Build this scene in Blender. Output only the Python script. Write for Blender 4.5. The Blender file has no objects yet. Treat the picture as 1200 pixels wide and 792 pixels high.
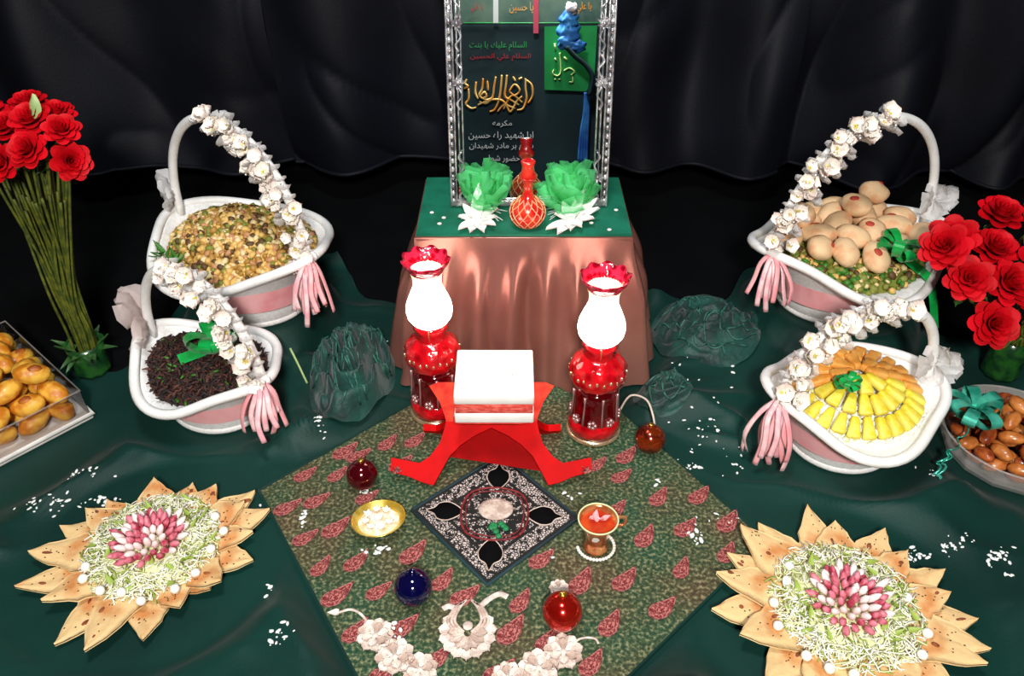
import bpy, bmesh, math, random
from mathutils import Vector, Matrix, Euler, noise
random.seed(7)
rnd = random.uniform
PI = math.pi
S = bpy.context.scene
C = S.collection

# ------------------------------------------------------------------ camera
F = 933.0
PITCH = math.radians(37.0)
CAMZ = 1.10
cam = bpy.data.cameras.new('camera')
cam.sensor_width = 36.0
cam.lens = F / 1200.0 * 36.0
cam.clip_start = 0.02
co = bpy.data.objects.new('camera', cam)
co.location = (0, 0, CAMZ)
co.rotation_euler = (PI / 2 - PITCH, 0, 0)
C.objects.link(co)
S.camera = co
CP, SP = math.cos(PITCH), math.sin(PITCH)

def ray(px, py):
    u, v = (px - 600) / F, (py - 396) / F
    return Vector((u, CP - v * SP, -(SP + v * CP)))

def at(px, py, z=0.0):
    r = ray(px, py)
    return Vector((0, 0, CAMZ)) + r * ((z - CAMZ) / r.z)

def atY(px, py, Y):
    r = ray(px, py)
    return Vector((0, 0, CAMZ)) + r * (Y / r.y)

# ------------------------------------------------------------------ world, lights, exposure
w = bpy.data.worlds.new('room_air')
S.world = w
w.use_nodes = True
w.node_tree.nodes['Background'].inputs[0].default_value = (0.55, 0.62, 0.75, 1)
w.node_tree.nodes['Background'].inputs[1].default_value = 0.018

def area(name, loc, target, size, energy, col):
    l = bpy.data.lights.new(name, 'AREA')
    l.energy, l.size, l.color, l.shape = energy, size, col, 'DISK'
    o = bpy.data.objects.new(name, l)
    o.location = loc
    o.rotation_euler = (Vector(target) - Vector(loc)).to_track_quat('-Z', 'Y').to_euler()
    C.objects.link(o)
    return o

area('wall_lamp_behind_viewer_offscreen', (0.05, -0.84, 1.80), (0, 1.0, 0.05), 0.30, 46, (1.0, 0.97, 0.92))
area('ceiling_lamp_offscreen', (-0.15, 0.60, 2.45), (0, 0.62, 0), 0.45, 20, (0.93, 0.97, 1.0))

S.view_settings.view_transform = 'Standard'
S.view_settings.look = 'None'
S.view_settings.exposure = 0.64
S.view_settings.gamma = 1.0
S.view_settings.use_curve_mapping = False

# ------------------------------------------------------------------ materials
MATS = {}

def lin(c):
    def f(v):
        v /= 255.0
        return v / 12.92 if v <= 0.04045 else ((v + 0.055) / 1.055) ** 2.4
    return (f(c[0]), f(c[1]), f(c[2]), 1)

def mat(name, col, rough=0.6, metal=0.0, col2=None, scale=20, bump=0.0, bscale=None, coat=0.0, sheen=0.0,
        emit=None, estr=0.0, trans=0.0, alpha=1.0, kind='noise', stretch=None, spec=0.5, detail=4, sss=0.0, ramp=(0.4, 0.6)):
    m = bpy.data.materials.new(name)
    m.use_nodes = True
    nt = m.node_tree
    b = nt.nodes['Principled BSDF']
    b.inputs['Base Color'].default_value = lin(col)
    b.inputs['Roughness'].default_value = rough
    b.inputs['Metallic'].default_value = metal
    b.inputs['Coat Weight'].default_value = coat
    b.inputs['Sheen Weight'].default_value = sheen
    b.inputs['Transmission Weight'].default_value = trans
    b.inputs['Alpha'].default_value = alpha
    b.inputs['Specular IOR Level'].default_value = spec
    if sss:
        b.inputs['Subsurface Weight'].default_value = sss
        b.inputs['Subsurface Radius'].default_value = (0.01, 0.008, 0.006)
    if emit:
        b.inputs['Emission Color'].default_value = lin(emit)
        b.inputs['Emission Strength'].default_value = estr
    if col2 or bump:
        tc = nt.nodes.new('ShaderNodeTexCoord')
        mp = nt.nodes.new('ShaderNodeMapping')
        nt.links.new(tc.outputs['Object'], mp.inputs[0])
        if stretch:
            mp.inputs['Scale'].default_value = stretch
        def tex(sc):
            if kind == 'voronoi':
                t = nt.nodes.new('ShaderNodeTexVoronoi')
                t.inputs['Scale'].default_value = sc
                nt.links.new(mp.outputs[0], t.inputs['Vector'])
                return t, t.outputs['Distance']
            if kind == 'wave':
                t = nt.nodes.new('ShaderNodeTexWave')
                t.inputs['Scale'].default_value = sc
                t.inputs['Distortion'].default_value = 1.5
                nt.links.new(mp.outputs[0], t.inputs['Vector'])
                return t, t.outputs['Fac']
            t = nt.nodes.new('ShaderNodeTexNoise')
            t.inputs['Scale'].default_value = sc
            t.inputs['Detail'].default_value = detail
            nt.links.new(mp.outputs[0], t.inputs['Vector'])
            return t, t.outputs['Fac']
        if col2:
            t, o = tex(scale)
            r = nt.nodes.new('ShaderNodeValToRGB')
            r.color_ramp.elements[0].position, r.color_ramp.elements[1].position = ramp
            r.color_ramp.elements[0].color = lin(col)
            r.color_ramp.elements[1].color = lin(col2)
            nt.links.new(o, r.inputs[0])
            nt.links.new(r.outputs[0], b.inputs['Base Color'])
        if bump:
            t, o = tex(bscale or scale)
            bp = nt.nodes.new('ShaderNodeBump')
            bp.inputs['Strength'].default_value = min(1, bump)
            bp.inputs['Distance'].default_value = 0.004
            nt.links.new(o, bp.inputs['Height'])
            nt.links.new(bp.outputs[0], b.inputs['Normal'])
    MATS[name] = m
    return m

def clear_mat(name, tint=(255, 255, 255), gloss=0.06, rough=0.05):
    m = bpy.data.materials.new(name)
    m.use_nodes = True
    nt = m.node_tree
    nt.nodes.clear()
    out = nt.nodes.new('ShaderNodeOutputMaterial')
    mix = nt.nodes.new('ShaderNodeMixShader')
    tr = nt.nodes.new('ShaderNodeBsdfTransparent')
    gl = nt.nodes.new('ShaderNodeBsdfGlossy')
    fr = nt.nodes.new('ShaderNodeLayerWeight')
    mth = nt.nodes.new('ShaderNodeMath')
    mth.operation = 'ADD'
    mth.inputs[1].default_value = gloss
    fr.inputs['Blend'].default_value = 0.25
    tr.inputs[0].default_value = lin(tint)
    gl.inputs['Roughness'].default_value = rough
    nt.links.new(fr.outputs['Fresnel'], mth.inputs[0])
    nt.links.new(mth.outputs[0], mix.inputs[0])
    nt.links.new(tr.outputs[0], mix.inputs[1])
    nt.links.new(gl.outputs[0], mix.inputs[2])
    nt.links.new(mix.outputs[0], out.inputs[0])
    MATS[name] = m
    return m

def tulle_mat(name, col, opac=0.6):
    """thin translucent net fabric"""
    m = bpy.data.materials.new(name)
    m.use_nodes = True
    nt = m.node_tree
    nt.nodes.clear()
    out = nt.nodes.new('ShaderNodeOutputMaterial')
    d = nt.nodes.new('ShaderNodeBsdfDiffuse')
    t = nt.nodes.new('ShaderNodeBsdfTranslucent')
    tr = nt.nodes.new('ShaderNodeBsdfTransparent')
    m1 = nt.nodes.new('ShaderNodeMixShader')
    m2 = nt.nodes.new('ShaderNodeMixShader')
    d.inputs[0].default_value = lin(col)
    t.inputs[0].default_value = lin(col)
    m1.inputs[0].default_value = 0.35
    m2.inputs[0].default_value = opac
    nt.links.new(d.outputs[0], m1.inputs[1])
    nt.links.new(t.outputs[0], m1.inputs[2])
    nt.links.new(tr.outputs[0], m2.inputs[1])
    nt.links.new(m1.outputs[0], m2.inputs[2])
    nt.links.new(m2.outputs[0], out.inputs[0])
    MATS[name] = m
    return m

mat('black_floor', (5, 6, 8), 0.95, col2=(8, 9, 11), scale=8, spec=0.1)
mat('black_wall', (5, 5, 8), 0.95, col2=(8, 8, 11), scale=5, spec=0.1)
mat('curtain', (8, 9, 17), 0.65, col2=(12, 14, 24), scale=3, bump=0.15, bscale=160, spec=0.25)
mat('green_cloth', (0, 40, 34), 0.55, col2=(1, 52, 44), scale=3.0, bump=0.12, bscale=240, sheen=0.06, spec=0.25)
mat('heap_cloth', (3, 40, 36), 0.6, col2=(10, 70, 60), scale=14, bump=0.6, bscale=90, sheen=0.15)
mat('heap_trim', (44, 104, 90), 0.6, col2=(12, 64, 54), scale=90)
mat('velvet_green', (0, 100, 74), 0.7, col2=(6, 116, 88), scale=18, bump=0.15, bscale=200)
mat('satin_pink', (146, 94, 84), 0.30, metal=0.5, col2=(164, 112, 98), scale=5, bump=0.08, bscale=50)
mat('silver', (232, 230, 232), 0.25, metal=0.6, col2=(150, 146, 150), scale=60, bump=0.3, bscale=80)
mat('mirror', (235, 240, 238), 0.0, metal=1.0)
mat('white_wicker', (252, 251, 249), 0.5, col2=(240, 238, 236), scale=120, bump=0.3, bscale=170)
mat('white_rim', (250, 249, 247), 0.4, col2=(240, 238, 235), scale=30, bump=0.15, bscale=220)
mat('pink_ribbon', (238, 150, 156), 0.4, col2=(246, 180, 182), scale=16, sheen=0.2)
mat('pink_tassel', (240, 168, 176), 0.45, col2=(250, 205, 206), scale=40, sheen=0.2)
mat('petal_cream', (252, 246, 236), 0.6, col2=(250, 226, 220), scale=24, sss=0.1)
mat('flower_core', (206, 190, 96), 0.6)
mat('pearl', (255, 250, 240), 0.2, coat=0.6)
tulle_mat('tulle_white', (252, 250, 250), 0.72)
tulle_mat('tulle_pale_pink', (246, 228, 224), 0.62)
tulle_mat('tulle_green', (120, 240, 160), 0.5)
mat('green_ribbon', (0, 150, 60), 0.25, col2=(10, 182, 84), scale=30, sheen=0.2)
mat('teal_ribbon', (40, 150, 125), 0.2, metal=0.4, col2=(90, 205, 178), scale=30)
mat('rose_red', (186, 0, 12), 0.6, col2=(214, 6, 26), scale=30, spec=0.2, bump=0.1, bscale=50)
mat('stem', (98, 104, 26), 0.6, col2=(62, 76, 18), scale=60)
mat('leaf', (46, 84, 40), 0.5, col2=(66, 108, 50), scale=30)
mat('leaf_pale', (150, 176, 110), 0.5, col2=(172, 194, 132), scale=30)
mat('vase_green', (20, 60, 28), 0.2, coat=0.5, col2=(40, 96, 34), scale=40)
mat('lamp_red_glass', (150, 4, 14), 0.12, coat=0.8, col2=(216, 16, 28), scale=45, kind='voronoi', bump=0.6, bscale=70, ramp=(0.1, 0.7))
mat('lamp_dark_glass', (80, 2, 8), 0.08, coat=0.8, col2=(140, 6, 16), scale=12, bump=0.1)
mat('lamp_gold', (236, 190, 140), 0.25, metal=0.8, col2=(255, 226, 190), scale=40)
mat('lamp_silver', (214, 170, 168), 0.3, metal=0.7)
mat('lamp_globe', (255, 240, 235), 0.3, emit=(255, 226, 212), estr=6.0)
mat('lamp_neck', (255, 220, 190), 0.3, emit=(255, 206, 160), estr=1.6)
mat('lamp_ruffle', (150, 2, 26), 0.15, coat=0.7, col2=(214, 40, 74), scale=80, kind='voronoi', bump=0.5)
mat('wire_white', (220, 205, 190), 0.4)
mat('book_white', (250, 248, 244), 0.35, col2=(244, 241, 236), scale=25)
mat('book_red', (250, 120, 104), 0.5, col2=(226, 66, 58), scale=90, stretch=(1, 1, 3), bump=0.4)
mat('book_emblem', (206, 204, 200), 0.4, metal=0.3)
mat('stand_red', (206, 2, 6), 0.6, col2=(190, 1, 4), scale=20, spec=0.1)
mat('stand_inner', (226, 60, 34), 0.6, col2=(196, 34, 22), scale=50, bump=0.2, spec=0.15)
mat('ball_maroon', (92, 6, 18), 0.12, metal=0.55, coat=0.8)
mat('ball_blue', (10, 8, 60), 0.08, metal=0.3, coat=0.8)
mat('ball_red', (196, 24, 14), 0.16, metal=0.75, coat=0.6, col2=(214, 40, 22), scale=30)
mat('ball_copper', (168, 60, 18), 0.2, metal=0.7, coat=0.6, col2=(110, 30, 12), scale=40, kind='voronoi', bump=0.2)
mat('gold_cap', (190, 150, 70), 0.3, metal=0.9)
mat('thread_red', (112, 26, 30), 0.8, col2=(190, 112, 104), scale=330, bump=0.5, bscale=200, ramp=(0.46, 0.60), detail=2)
mat('thread_pink', (186, 116, 110), 0.8, col2=(110, 48, 48), scale=200, ramp=(0.42, 0.58))
mat('thread_cream', (224, 204, 190), 0.7, col2=(186, 160, 146), scale=80, bump=0.5, bscale=160)
mat('thread_white', (240, 230, 218), 0.7, col2=(206, 186, 174), scale=70, bump=0.6, bscale=140)
mat('thread_green', (10, 98, 54), 0.6, col2=(24, 130, 72), scale=60)
mat('thread_maroon', (96, 16, 22), 0.6, col2=(146, 40, 44), scale=140)
mat('bread', (228, 192, 136), 0.7, col2=(204, 134, 74), scale=22, bump=0.6, bscale=60, ramp=(0.52, 0.74))
mat('bread_char', (120, 58, 30), 0.8, col2=(160, 90, 46), scale=60)
mat('bread_speck', (72, 54, 30), 0.8)
mat('shred_white', (240, 238, 216), 0.55)
mat('shred_pale', (222, 226, 172), 0.55)
mat('shred_green', (150, 172, 70), 0.55)
mat('herb_green', (60, 120, 34), 0.5)
mat('radish', (170, 44, 68), 0.5, col2=(226, 130, 146), scale=60)
mat('radish_tip', (248, 226, 222), 0.45)
mat('cheese', (252, 250, 240), 0.4)
mat('nut_a', (222, 180, 100), 0.5); mat('nut_b', (176, 130, 56), 0.5); mat('nut_c', (128, 132, 52), 0.6)
mat('nut_d', (232, 208, 156), 0.6); mat('nut_e', (92, 66, 34), 0.6); mat('nut_f', (196, 140, 96), 0.6)
mat('herb_brown', (58, 30, 24), 0.7); mat('herb_dark', (30, 20, 18), 0.7); mat('herb_mid', (92, 52, 38), 0.7)
mat('cookie', (238, 200, 154), 0.6, col2=(214, 136, 88), scale=30, bump=0.2, bscale=60, ramp=(0.5, 0.75))
mat('cookie_dot', (190, 70, 56), 0.6)
mat('stick_orange', (244, 160, 62), 0.5, col2=(250, 186, 96), scale=50, bump=0.4, bscale=120)
mat('stick_yellow', (240, 214, 50), 0.5, col2=(248, 230, 104), scale=50, bump=0.4, bscale=120)
mat('sweet_gold', (206, 120, 22), 0.45, col2=(244, 188, 70), scale=34, bump=0.5, bscale=50, coat=0.2)
mat('sweet_seed', (150, 74, 24), 0.5, col2=(196, 112, 40), scale=50)
mat('date_brown', (128, 50, 22), 0.35, col2=(186, 92, 40), scale=40, bump=0.4, bscale=60, coat=0.4)
mat('date_amber', (176, 96, 40), 0.35, col2=(214, 134, 64), scale=40, bump=0.4, bscale=60, coat=0.4)
mat('tray_white', (226, 222, 214), 0.3, col2=(206, 202, 196), scale=20)
clear_mat('clear_plastic', (250, 248, 248), 0.05)
clear_mat('clear_bowl', (250, 240, 232), 0.10, 0.12)
mat('frosted_plastic', (236, 228, 222), 0.12, alpha=0.16, coat=0.4)
mat('tea', (176, 44, 22), 0.1, coat=0.8, col2=(206, 80, 34), scale=30)
mat('copper_glass', (206, 112, 62), 0.15, metal=0.6, coat=0.7, col2=(232, 164, 104), scale=40)
mat('dish_gold', (220, 178, 60), 0.25, metal=0.6, col2=(240, 214, 110), scale=60)
mat('sugar', (252, 244, 230), 0.5, col2=(226, 196, 150), scale=60)
mat('red_vase', (196, 14, 22), 0.2, coat=0.7, col2=(226, 60, 40), scale=40)
mat('vase_net', (250, 176, 130), 0.35, metal=0.3)
mat('silk_white', (252, 250, 246), 0.5, sss=0.1)
mat('confetti', (244, 248, 244), 0.4)
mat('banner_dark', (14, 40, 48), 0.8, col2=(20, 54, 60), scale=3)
mat('banner_strip', (96, 122, 104), 0.8, col2=(70, 100, 92), scale=8)
mat('ink_orange', (250, 160, 44), 0.5, col2=(255, 206, 120), scale=14)
mat('ink_red', (196, 24, 44), 0.6)
mat('ink_green', (40, 170, 84), 0.6)
mat('ink_white', (250, 250, 250), 0.6)
mat('flag_green', (0, 148, 66), 0.6, col2=(6, 166, 80), scale=6)
mat('flag_ink', (214, 240, 150), 0.6)
mat('scarf_blue', (66, 150, 226), 0.5, col2=(36, 96, 190), scale=10)
mat('scarf_white', (240, 226, 230), 0.5)
mat('ribbon_rose', (232, 84, 110), 0.5)

# ------------------------------------------------------------------ mesh helpers
class MB:
    def __init__(self):
        self.v, self.f, self.m = [], [], []
    def add(self, vf, M=None, mi=0):
        v, f = vf
        o = len(self.v)
        if M is None:
            self.v += [tuple(p) for p in v]
        else:
            self.v += [tuple(M @ Vector(p)) for p in v]
        self.f += [tuple(i + o for i in q) for q in f]
        self.m += [mi] * len(f)
        return self
    def mesh(self, name, mats, smooth=True):
        me = bpy.data.meshes.new(name)
        me.from_pydata(self.v, [], self.f)
        for n in (mats if isinstance(mats, (list, tuple)) else [mats]):
            me.materials.append(MATS[n])
        if isinstance(mats, (list, tuple)) and len(mats) > 1:
            me.polygons.foreach_set('material_index', self.m)
        if smooth:
            me.polygons.foreach_set('use_smooth', [True] * len(me.polygons))
        me.update()
        return me
    def build(self, name, mats, parent=None, smooth=True, loc=None, rot=None):
        return link(name, self.mesh(name, mats, smooth), parent, loc, rot)

def link(name, me, parent=None, loc=None, rot=None, scale=None):
    o = bpy.data.objects.new(name, me)
    C.objects.link(o)
    if parent is not None:
        o.parent = parent
    if loc is not None:
        o.location = loc
    if rot is not None:
        o.rotation_euler = rot
    if scale is not None:
        o.scale = scale
    return o

def tag(o, label=None, cat=None, group=None, kind=None):
    if label: o['label'] = label
    if cat: o['category'] = cat
    if group: o['group'] = group
    if kind: o['kind'] = kind
    return o

def thing(name, label, cat, loc=(0, 0, 0), rz=0.0, group=None, rot=None):
    o = bpy.data.objects.new(name, None)
    o.empty_display_size = 0.05
    C.objects.link(o)
    o.location = loc
    o.rotation_euler = rot if rot is not None else (0, 0, rz)
    return tag(o, label, cat, group)

def TR(loc=(0, 0, 0), rot=(0, 0, 0), sc=(1, 1, 1)):
    if isinstance(sc, (int, float)):
        sc = (sc, sc, sc)
    return Matrix.LocRotScale(Vector(loc), Euler(rot), Vector(sc))

def lathe(prof, n=32, fn=None, close=False):
    v, f = [], []
    k = len(prof)
    for i in range(n):
        a = 2 * PI * i / n
        for j, (r, z) in enumerate(prof):
            p = (r * math.cos(a), r * math.sin(a), z)
            v.append(fn(p, a, j / (k - 1)) if fn else p)
    for i in range(n):
        i2 = (i + 1) % n
        for j in range(k - 1):
            f.append((i * k + j, i2 * k + j, i2 * k + j + 1, i * k + j + 1))
    if close:
        f.append(tuple(i * k for i in range(n))[::-1])
        f.append(tuple(i * k + k - 1 for i in range(n)))
    return v, f

def tube(pts, r, n=8, caps=True, flat=1.0):
    pts = [Vector(p) for p in pts]
    k = len(pts)
    rs = r if isinstance(r, (list, tuple)) else [r] * k
    v, f = [], []
    up = Vector((0, 0, 1))
    t0 = (pts[1] - pts[0]).normalized()
    if abs(t0.dot(up)) > 0.9:
        up = Vector((1, 0, 0))
    a = t0.cross(up).normalized()
    for i in range(k):
        t = (pts[min(i + 1, k - 1)] - pts[max(i - 1, 0)])
        t = t.normalized() if t.length > 1e-9 else t0
        a = a - t * a.dot(t)
        a = a.normalized() if a.length > 1e-6 else t.orthogonal().normalized()
        b = t.cross(a)
        for j in range(n):
            th = 2 * PI * j / n
            v.append(pts[i] + a * (math.cos(th) * rs[i]) + b * (math.sin(th) * rs[i] * flat))
    for i in range(k - 1):
        for j in range(n):
            j2 = (j + 1) % n
            f.append((i * n + j, i * n + j2, (i + 1) * n + j2, (i + 1) * n + j))
    if caps:
        f.append(tuple(range(n))[::-1])
        f.append(tuple((k - 1) * n + j for j in range(n)))
    return v, f

def sphere(r=1.0, nu=12, nv=8, sc=(1, 1, 1), nz=0.0, nf=3.0, seed=0):
    v, f = [], []
    v.append((0, 0, r * sc[2]))
    for j in range(1, nv):
        ph = PI * j / nv
        for i in range(nu):
            th = 2 * PI * i / nu
            v.append((r * sc[0] * math.sin(ph) * math.cos(th), r * sc[1] * math.sin(ph) * math.sin(th), r * sc[2] * math.cos(ph)))
    v.append((0, 0, -r * sc[2]))
    if nz:
        out = []
        for p in v:
            q = Vector(p)
            d = 1 + nz * noise.noise(q * (nf / r) + Vector((seed * 3.1, seed * 1.7, 0)))
            out.append(q * d)
        v = out
    for i in range(nu):
        f.append((0, 1 + i, 1 + (i + 1) % nu))
    for j in range(nv - 2):
        for i in range(nu):
            a, b = 1 + j * nu + i, 1 + j * nu + (i + 1) % nu
            f.append((a, a + nu, b + nu, b))
    L = len(v) - 1
    o = 1 + (nv - 2) * nu
    for i in range(nu):
        f.append((o + i, L, o + (i + 1) % nu))
    return v, f

def box(sx, sy, sz, bev=0.0, seg=2, loc=(0, 0, 0)):
    bm = bmesh.new()
    bmesh.ops.create_cube(bm, size=1)
    for q in bm.verts:
        q.co = Vector((q.co.x * sx + loc[0], q.co.y * sy + loc[1], q.co.z * sz + loc[2]))
    if bev:
        bmesh.ops.bevel(bm, geom=bm.edges[:], offset=bev, segments=seg, profile=0.5, affect='EDGES')
    bm.verts.index_update()
    r = ([q.co.copy() for q in bm.verts], [tuple(x.index for x in q.verts) for q in bm.faces])
    bm.free()
    return r

def prism(outline, h, z0=0.0, inset=0.0):
    """closed 2D outline -> slab with a slightly inset top"""
    n = len(outline)
    cx = sum(p[0] for p in outline) / n
    cy = sum(p[1] for p in outline) / n
    v = [(x, y, z0) for x, y in outline]
    v += [(x, y, z0 + h * 0.7) for x, y in outline]
    v += [(cx + (x - cx) * (1 - inset), cy + (y - cy) * (1 - inset), z0 + h) for x, y in outline]
    f = []
    for i in range(n):
        j = (i + 1) % n
        f.append((i, j, n + j, n + i))
        f.append((n + i, n + j, 2 * n + j, 2 * n + i))
    f.append(tuple(range(n))[::-1])
    f.append(tuple(2 * n + i for i in range(n)))
    return v, f

def grid(nx, ny, fn):
    v = [fn(i / nx, j / ny) for j in range(ny + 1) for i in range(nx + 1)]
    f = [(j * (nx + 1) + i, j * (nx + 1) + i + 1, (j + 1) * (nx + 1) + i + 1, (j + 1) * (nx + 1) + i) for j in range(ny) for i in range(nx)]
    return v, f

def sstep(a, b, x):
    if a == b:
        return float(x >= a)
    t = max(0.0, min(1.0, (x - a) / (b - a)))
    return t * t * (3 - 2 * t)

def spline(ctrl, n=40, closed=False):
    """Catmull-Rom through control points"""
    P = [Vector(p) for p in ctrl]
    k = len(P)
    out = []
    segs = k if closed else k - 1
    for s in range(segs):
        if closed:
            p0, p1, p2, p3 = P[(s - 1) % k], P[s], P[(s + 1) % k], P[(s + 2) % k]
        else:
            p0, p1, p2, p3 = P[max(s - 1, 0)], P[s], P[s + 1], P[min(s + 2, k - 1)]
        m = max(2, n // segs)
        for i in range(m):
            t = i / m
            out.append(0.5 * ((2 * p1) + (-p0 + p2) * t + (2 * p0 - 5 * p1 + 4 * p2 - p3) * t * t + (-p0 + 3 * p1 - 3 * p2 + p3) * t ** 3))
    if not closed:
        out.append(P[-1])
    return out

def petal(L, W, cup=0.3, curl=0.3, nu=5, nv=6, tip=0.5, wob=0.0, seed=0, rnd_=False):
    """open petal along +x from the origin; cup raises sides, curl raises the tip"""
    v, f = [], []
    for j in range(nv + 1):
        t = j / nv
        wdt = W * 0.5 * (math.sin(PI * min(1, (0.08 + 0.92 * t)) ** tip) ** 0.8 if t < 1 else 0.04)
        if rnd_:
            wdt = W * 0.5 * (0.3 + 0.7 * sstep(0, 0.55, t)) * math.sqrt(max(0.0, 1 - max(0.0, (t - 0.55) / 0.45) ** 2))
        wdt = max(wdt, W * 0.04)
        for i in range(nu + 1):
            s = 2 * i / nu - 1
            z = cup * W * s * s * 0.5 + curl * L * t * t
            if wob:
                z += wob * math.sin(7 * s + 9 * t + seed)
            v.append((L * t * (1 - 0.06 * s * s), s * wdt, z))
    for j in range(nv):
        for i in range(nu):
            a = j * (nu + 1) + i
            f.append((a, a + 1, a + nu + 2, a + nu + 1))
    return v, f

def settle(P, A, off, r, floor, bound, it=90, g=0.0008, slack=0.0012):
    """let elongated pieces (three balls in a row each) slide apart until they only touch; P centres, A long axes"""
    n = len(P)
    ks = (-off, 0.0, off) if off else (0.0,)
    reach2 = (2 * (off + r)) ** 2
    for step in range(it):
        if step < it - 25:
            for p in P:
                p.z -= g
        for i in range(n):
            for j in range(i + 1, n):
                d = P[i] - P[j]
                if d.length_squared > reach2:
                    continue
                best, bd = 0.0, None
                for a in ks:
                    for b in ks:
                        e = d + A[i] * a - A[j] * b
                        l = e.length
                        pen = 2 * r - slack - l
                        if pen > best:
                            best, bd = pen, (e / l if l > 1e-6 else Vector((0, 0, 1)))
                if bd is not None:
                    P[i] += bd * (best * 0.5)
                    P[j] -= bd * (best * 0.5)
        for i in range(n):
            bound(P[i])
            f = max(floor(P[i].x + A[i].x * a, P[i].y + A[i].y * a) - A[i].z * a for a in ks) + r
            if P[i].z < f:
                P[i].z = f

# ------------------------------------------------------------------ layout of the floor
LR = Vector((-0.583, 1.503, 0))     # rear left basket
LF = Vector((-0.600, 1.222, 0))
RR = Vector((0.735, 1.510, 0))
RF = Vector((0.636, 1.125, 0))
BL = at(180, 640, 0.03); BR = at(990, 712, 0.03)
RISE = 0.075
# patterned square cloth: corner on the left, its two directions and lengths
TA = Vector((-0.458, 0.986, 0)); TU = Vector((0.731, 0.682, 0)); TW = Vector((0.545, -0.839, 0))
TL1, TL2 = 0.696, 0.700

def in_rug(x, y):
    p = Vector((x, y, 0)) - TA
    det = TU.x * TW.y - TU.y * TW.x
    a = (p.x * TW.y - p.y * TW.x) / det
    b = (TU.x * p.y - TU.y * p.x) / det
    return max(-a, a - TL1, -b, b - TL2)      # <0 inside, metres outside

flat_spots = [(LF.x, LF.y, 0.13), (RF.x, RF.y, 0.14), (BL.x, BL.y, 0.205), (BR.x, BR.y, 0.215), (-1.08, 1.2, 0.30), (0.94, 1.10, 0.13),
              (0.02, 1.45, 0.30), (LR.x, LR.y, 0.14), (RR.x, RR.y, 0.15), (-0.9, 1.33, 0.06), (1.02, 1.36, 0.10), (0.28, 1.09, 0.05)]

def riser(x, y):
    z = 0
    for c, r in ((LR, 0.138), (RR, 0.160)):
        d = math.hypot(x - c.x, (y - c.y)) + 0.012 * noise.noise(Vector((x * 9, y * 9, 3)))
        z = max(z, RISE * (1 - sstep(r, r + 0.055, d)))
    return z

def cloth_h(x, y):
    fl = sstep(0.0, 0.06, in_rug(x, y))
    for cx, cy, r in flat_spots:
        fl = min(fl, sstep(r, r + 0.07, math.hypot(x - cx, y - cy)))
    q = Vector((x * 2.3 + 0.6 * noise.noise(Vector((x * 2, y * 2, 5))), y * 3.2 + 0.6 * noise.noise(Vector((x * 2, y * 2, 9))), 0.3))
    n1 = 1 - abs(noise.noise(q))
    n2 = 1 - abs(noise.noise(q * 2.1 + Vector((4, 7, 1))))
    a = math.atan2(y - 0.75, x) * 9 + 3 * noise.noise(Vector((x * 1.5, y * 1.5, 2)))
    rad = math.sin(a) * 0.5 + 0.5
    n3 = 1 - abs(noise.noise(q * 4.3 + Vector((1, 3, 8))))
    h = 0.036 * n1 ** 7 + 0.018 * n2 ** 6 + 0.006 * n3 ** 5 + 0.008 * rad
    return 0.006 + riser(x, y) + fl * h

def cloth_far(x):
    e = 1.36 + 0.24 * sstep(-0.86, -0.72, x) + 0.0 * x
    e += 0.03 * math.sin(x * 9)
    if x > 0.72:
        e -= 0.16 * sstep(0.86, 1.0, x)
    return e + 0.12 * (sstep(-0.85, -0.7, x) - sstep(-0.45, -0.35, x)) + 0.14 * (sstep(0.5, 0.6, x) - sstep(0.9, 0.98, x))

# ------------------------------------------------------------------ room shell
def struct(name, mb, m, parent=None):
    o = mb.build(name, m, parent, smooth=False)
    o['kind'] = 'structure'
    return o

WALLF = -0.92
struct('floor', MB().add(box(4.6, 3.4, 0.06, loc=(0, 0.72, -0.03))), 'black_floor')
struct('wall_back', MB().add(box(4.6, 0.06, 2.6, loc=(0, 2.37, 1.3))), 'black_wall')
struct('wall_front', MB().add(box(4.6, 0.06, 2.6, loc=(0, WALLF - 0.03, 1.3))), 'black_wall')

# ------------------------------------------------------------------ dark curtain panels behind the table
def curtain(x0, x1, label, seed, hem0, hem1):
    def fn(u, v):
        x = x0 + (x1 - x0) * u
        z0 = hem0 + (hem1 - hem0) * u + 0.012 * noise.noise(Vector((x * 4, seed, 0)))
        z = z0 + (1.75 - z0) * v ** 1.5
        k = 0.5 + 0.5 * noise.noise(Vector((x * 0.8, seed, 4)))
        sl = 0.30 * noise.noise(Vector((x * 0.7, z * 0.6, seed + 2)))
        y = 0.05 * math.sin((x + sl * z) * 17 + 2.5 * noise.noise(Vector((x * 1.6, z * 0.9, seed))))
        y += 0.10 * (1 - abs(noise.noise(Vector((x * 2.4 + z * (0.9 if x < 0 else -0.8), z * 1.0, seed + 9))))) ** 3
        y += 0.02 * noise.noise(Vector((x * 7, z * 4, seed + 5))) * (1.2 - v)
        y += 0.022 * (1 - abs(noise.noise(Vector((x * 4.2 + z * (2.6 if x < 0 else -2.2), z * 2.4, seed + 20))))) ** 5
        return (x, 2.08 + y, z)
    mb = MB().add(grid(200, 80, fn))
    o = tag(mb.build('curtain', 'curtain'), label, 'curtain', 'dark curtain panels behind the display')
    hem = [Vector(fn(i / 150, 0)) + Vector((0, -0.004, 0.006)) for i in range(151)]
    MB().add(tube(hem, 0.006, 6)).build('hem', 'curtain', o)
    return o
curtain(-2.25, -0.64, 'black curtain panel with slanting folds behind the red roses on long stems', 1.3, 0.14, 0.10)
curtain(-0.64, 0.11, 'black curtain panel behind the mirror and the nut basket', 6.1, 0.10, 0.11)
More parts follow.
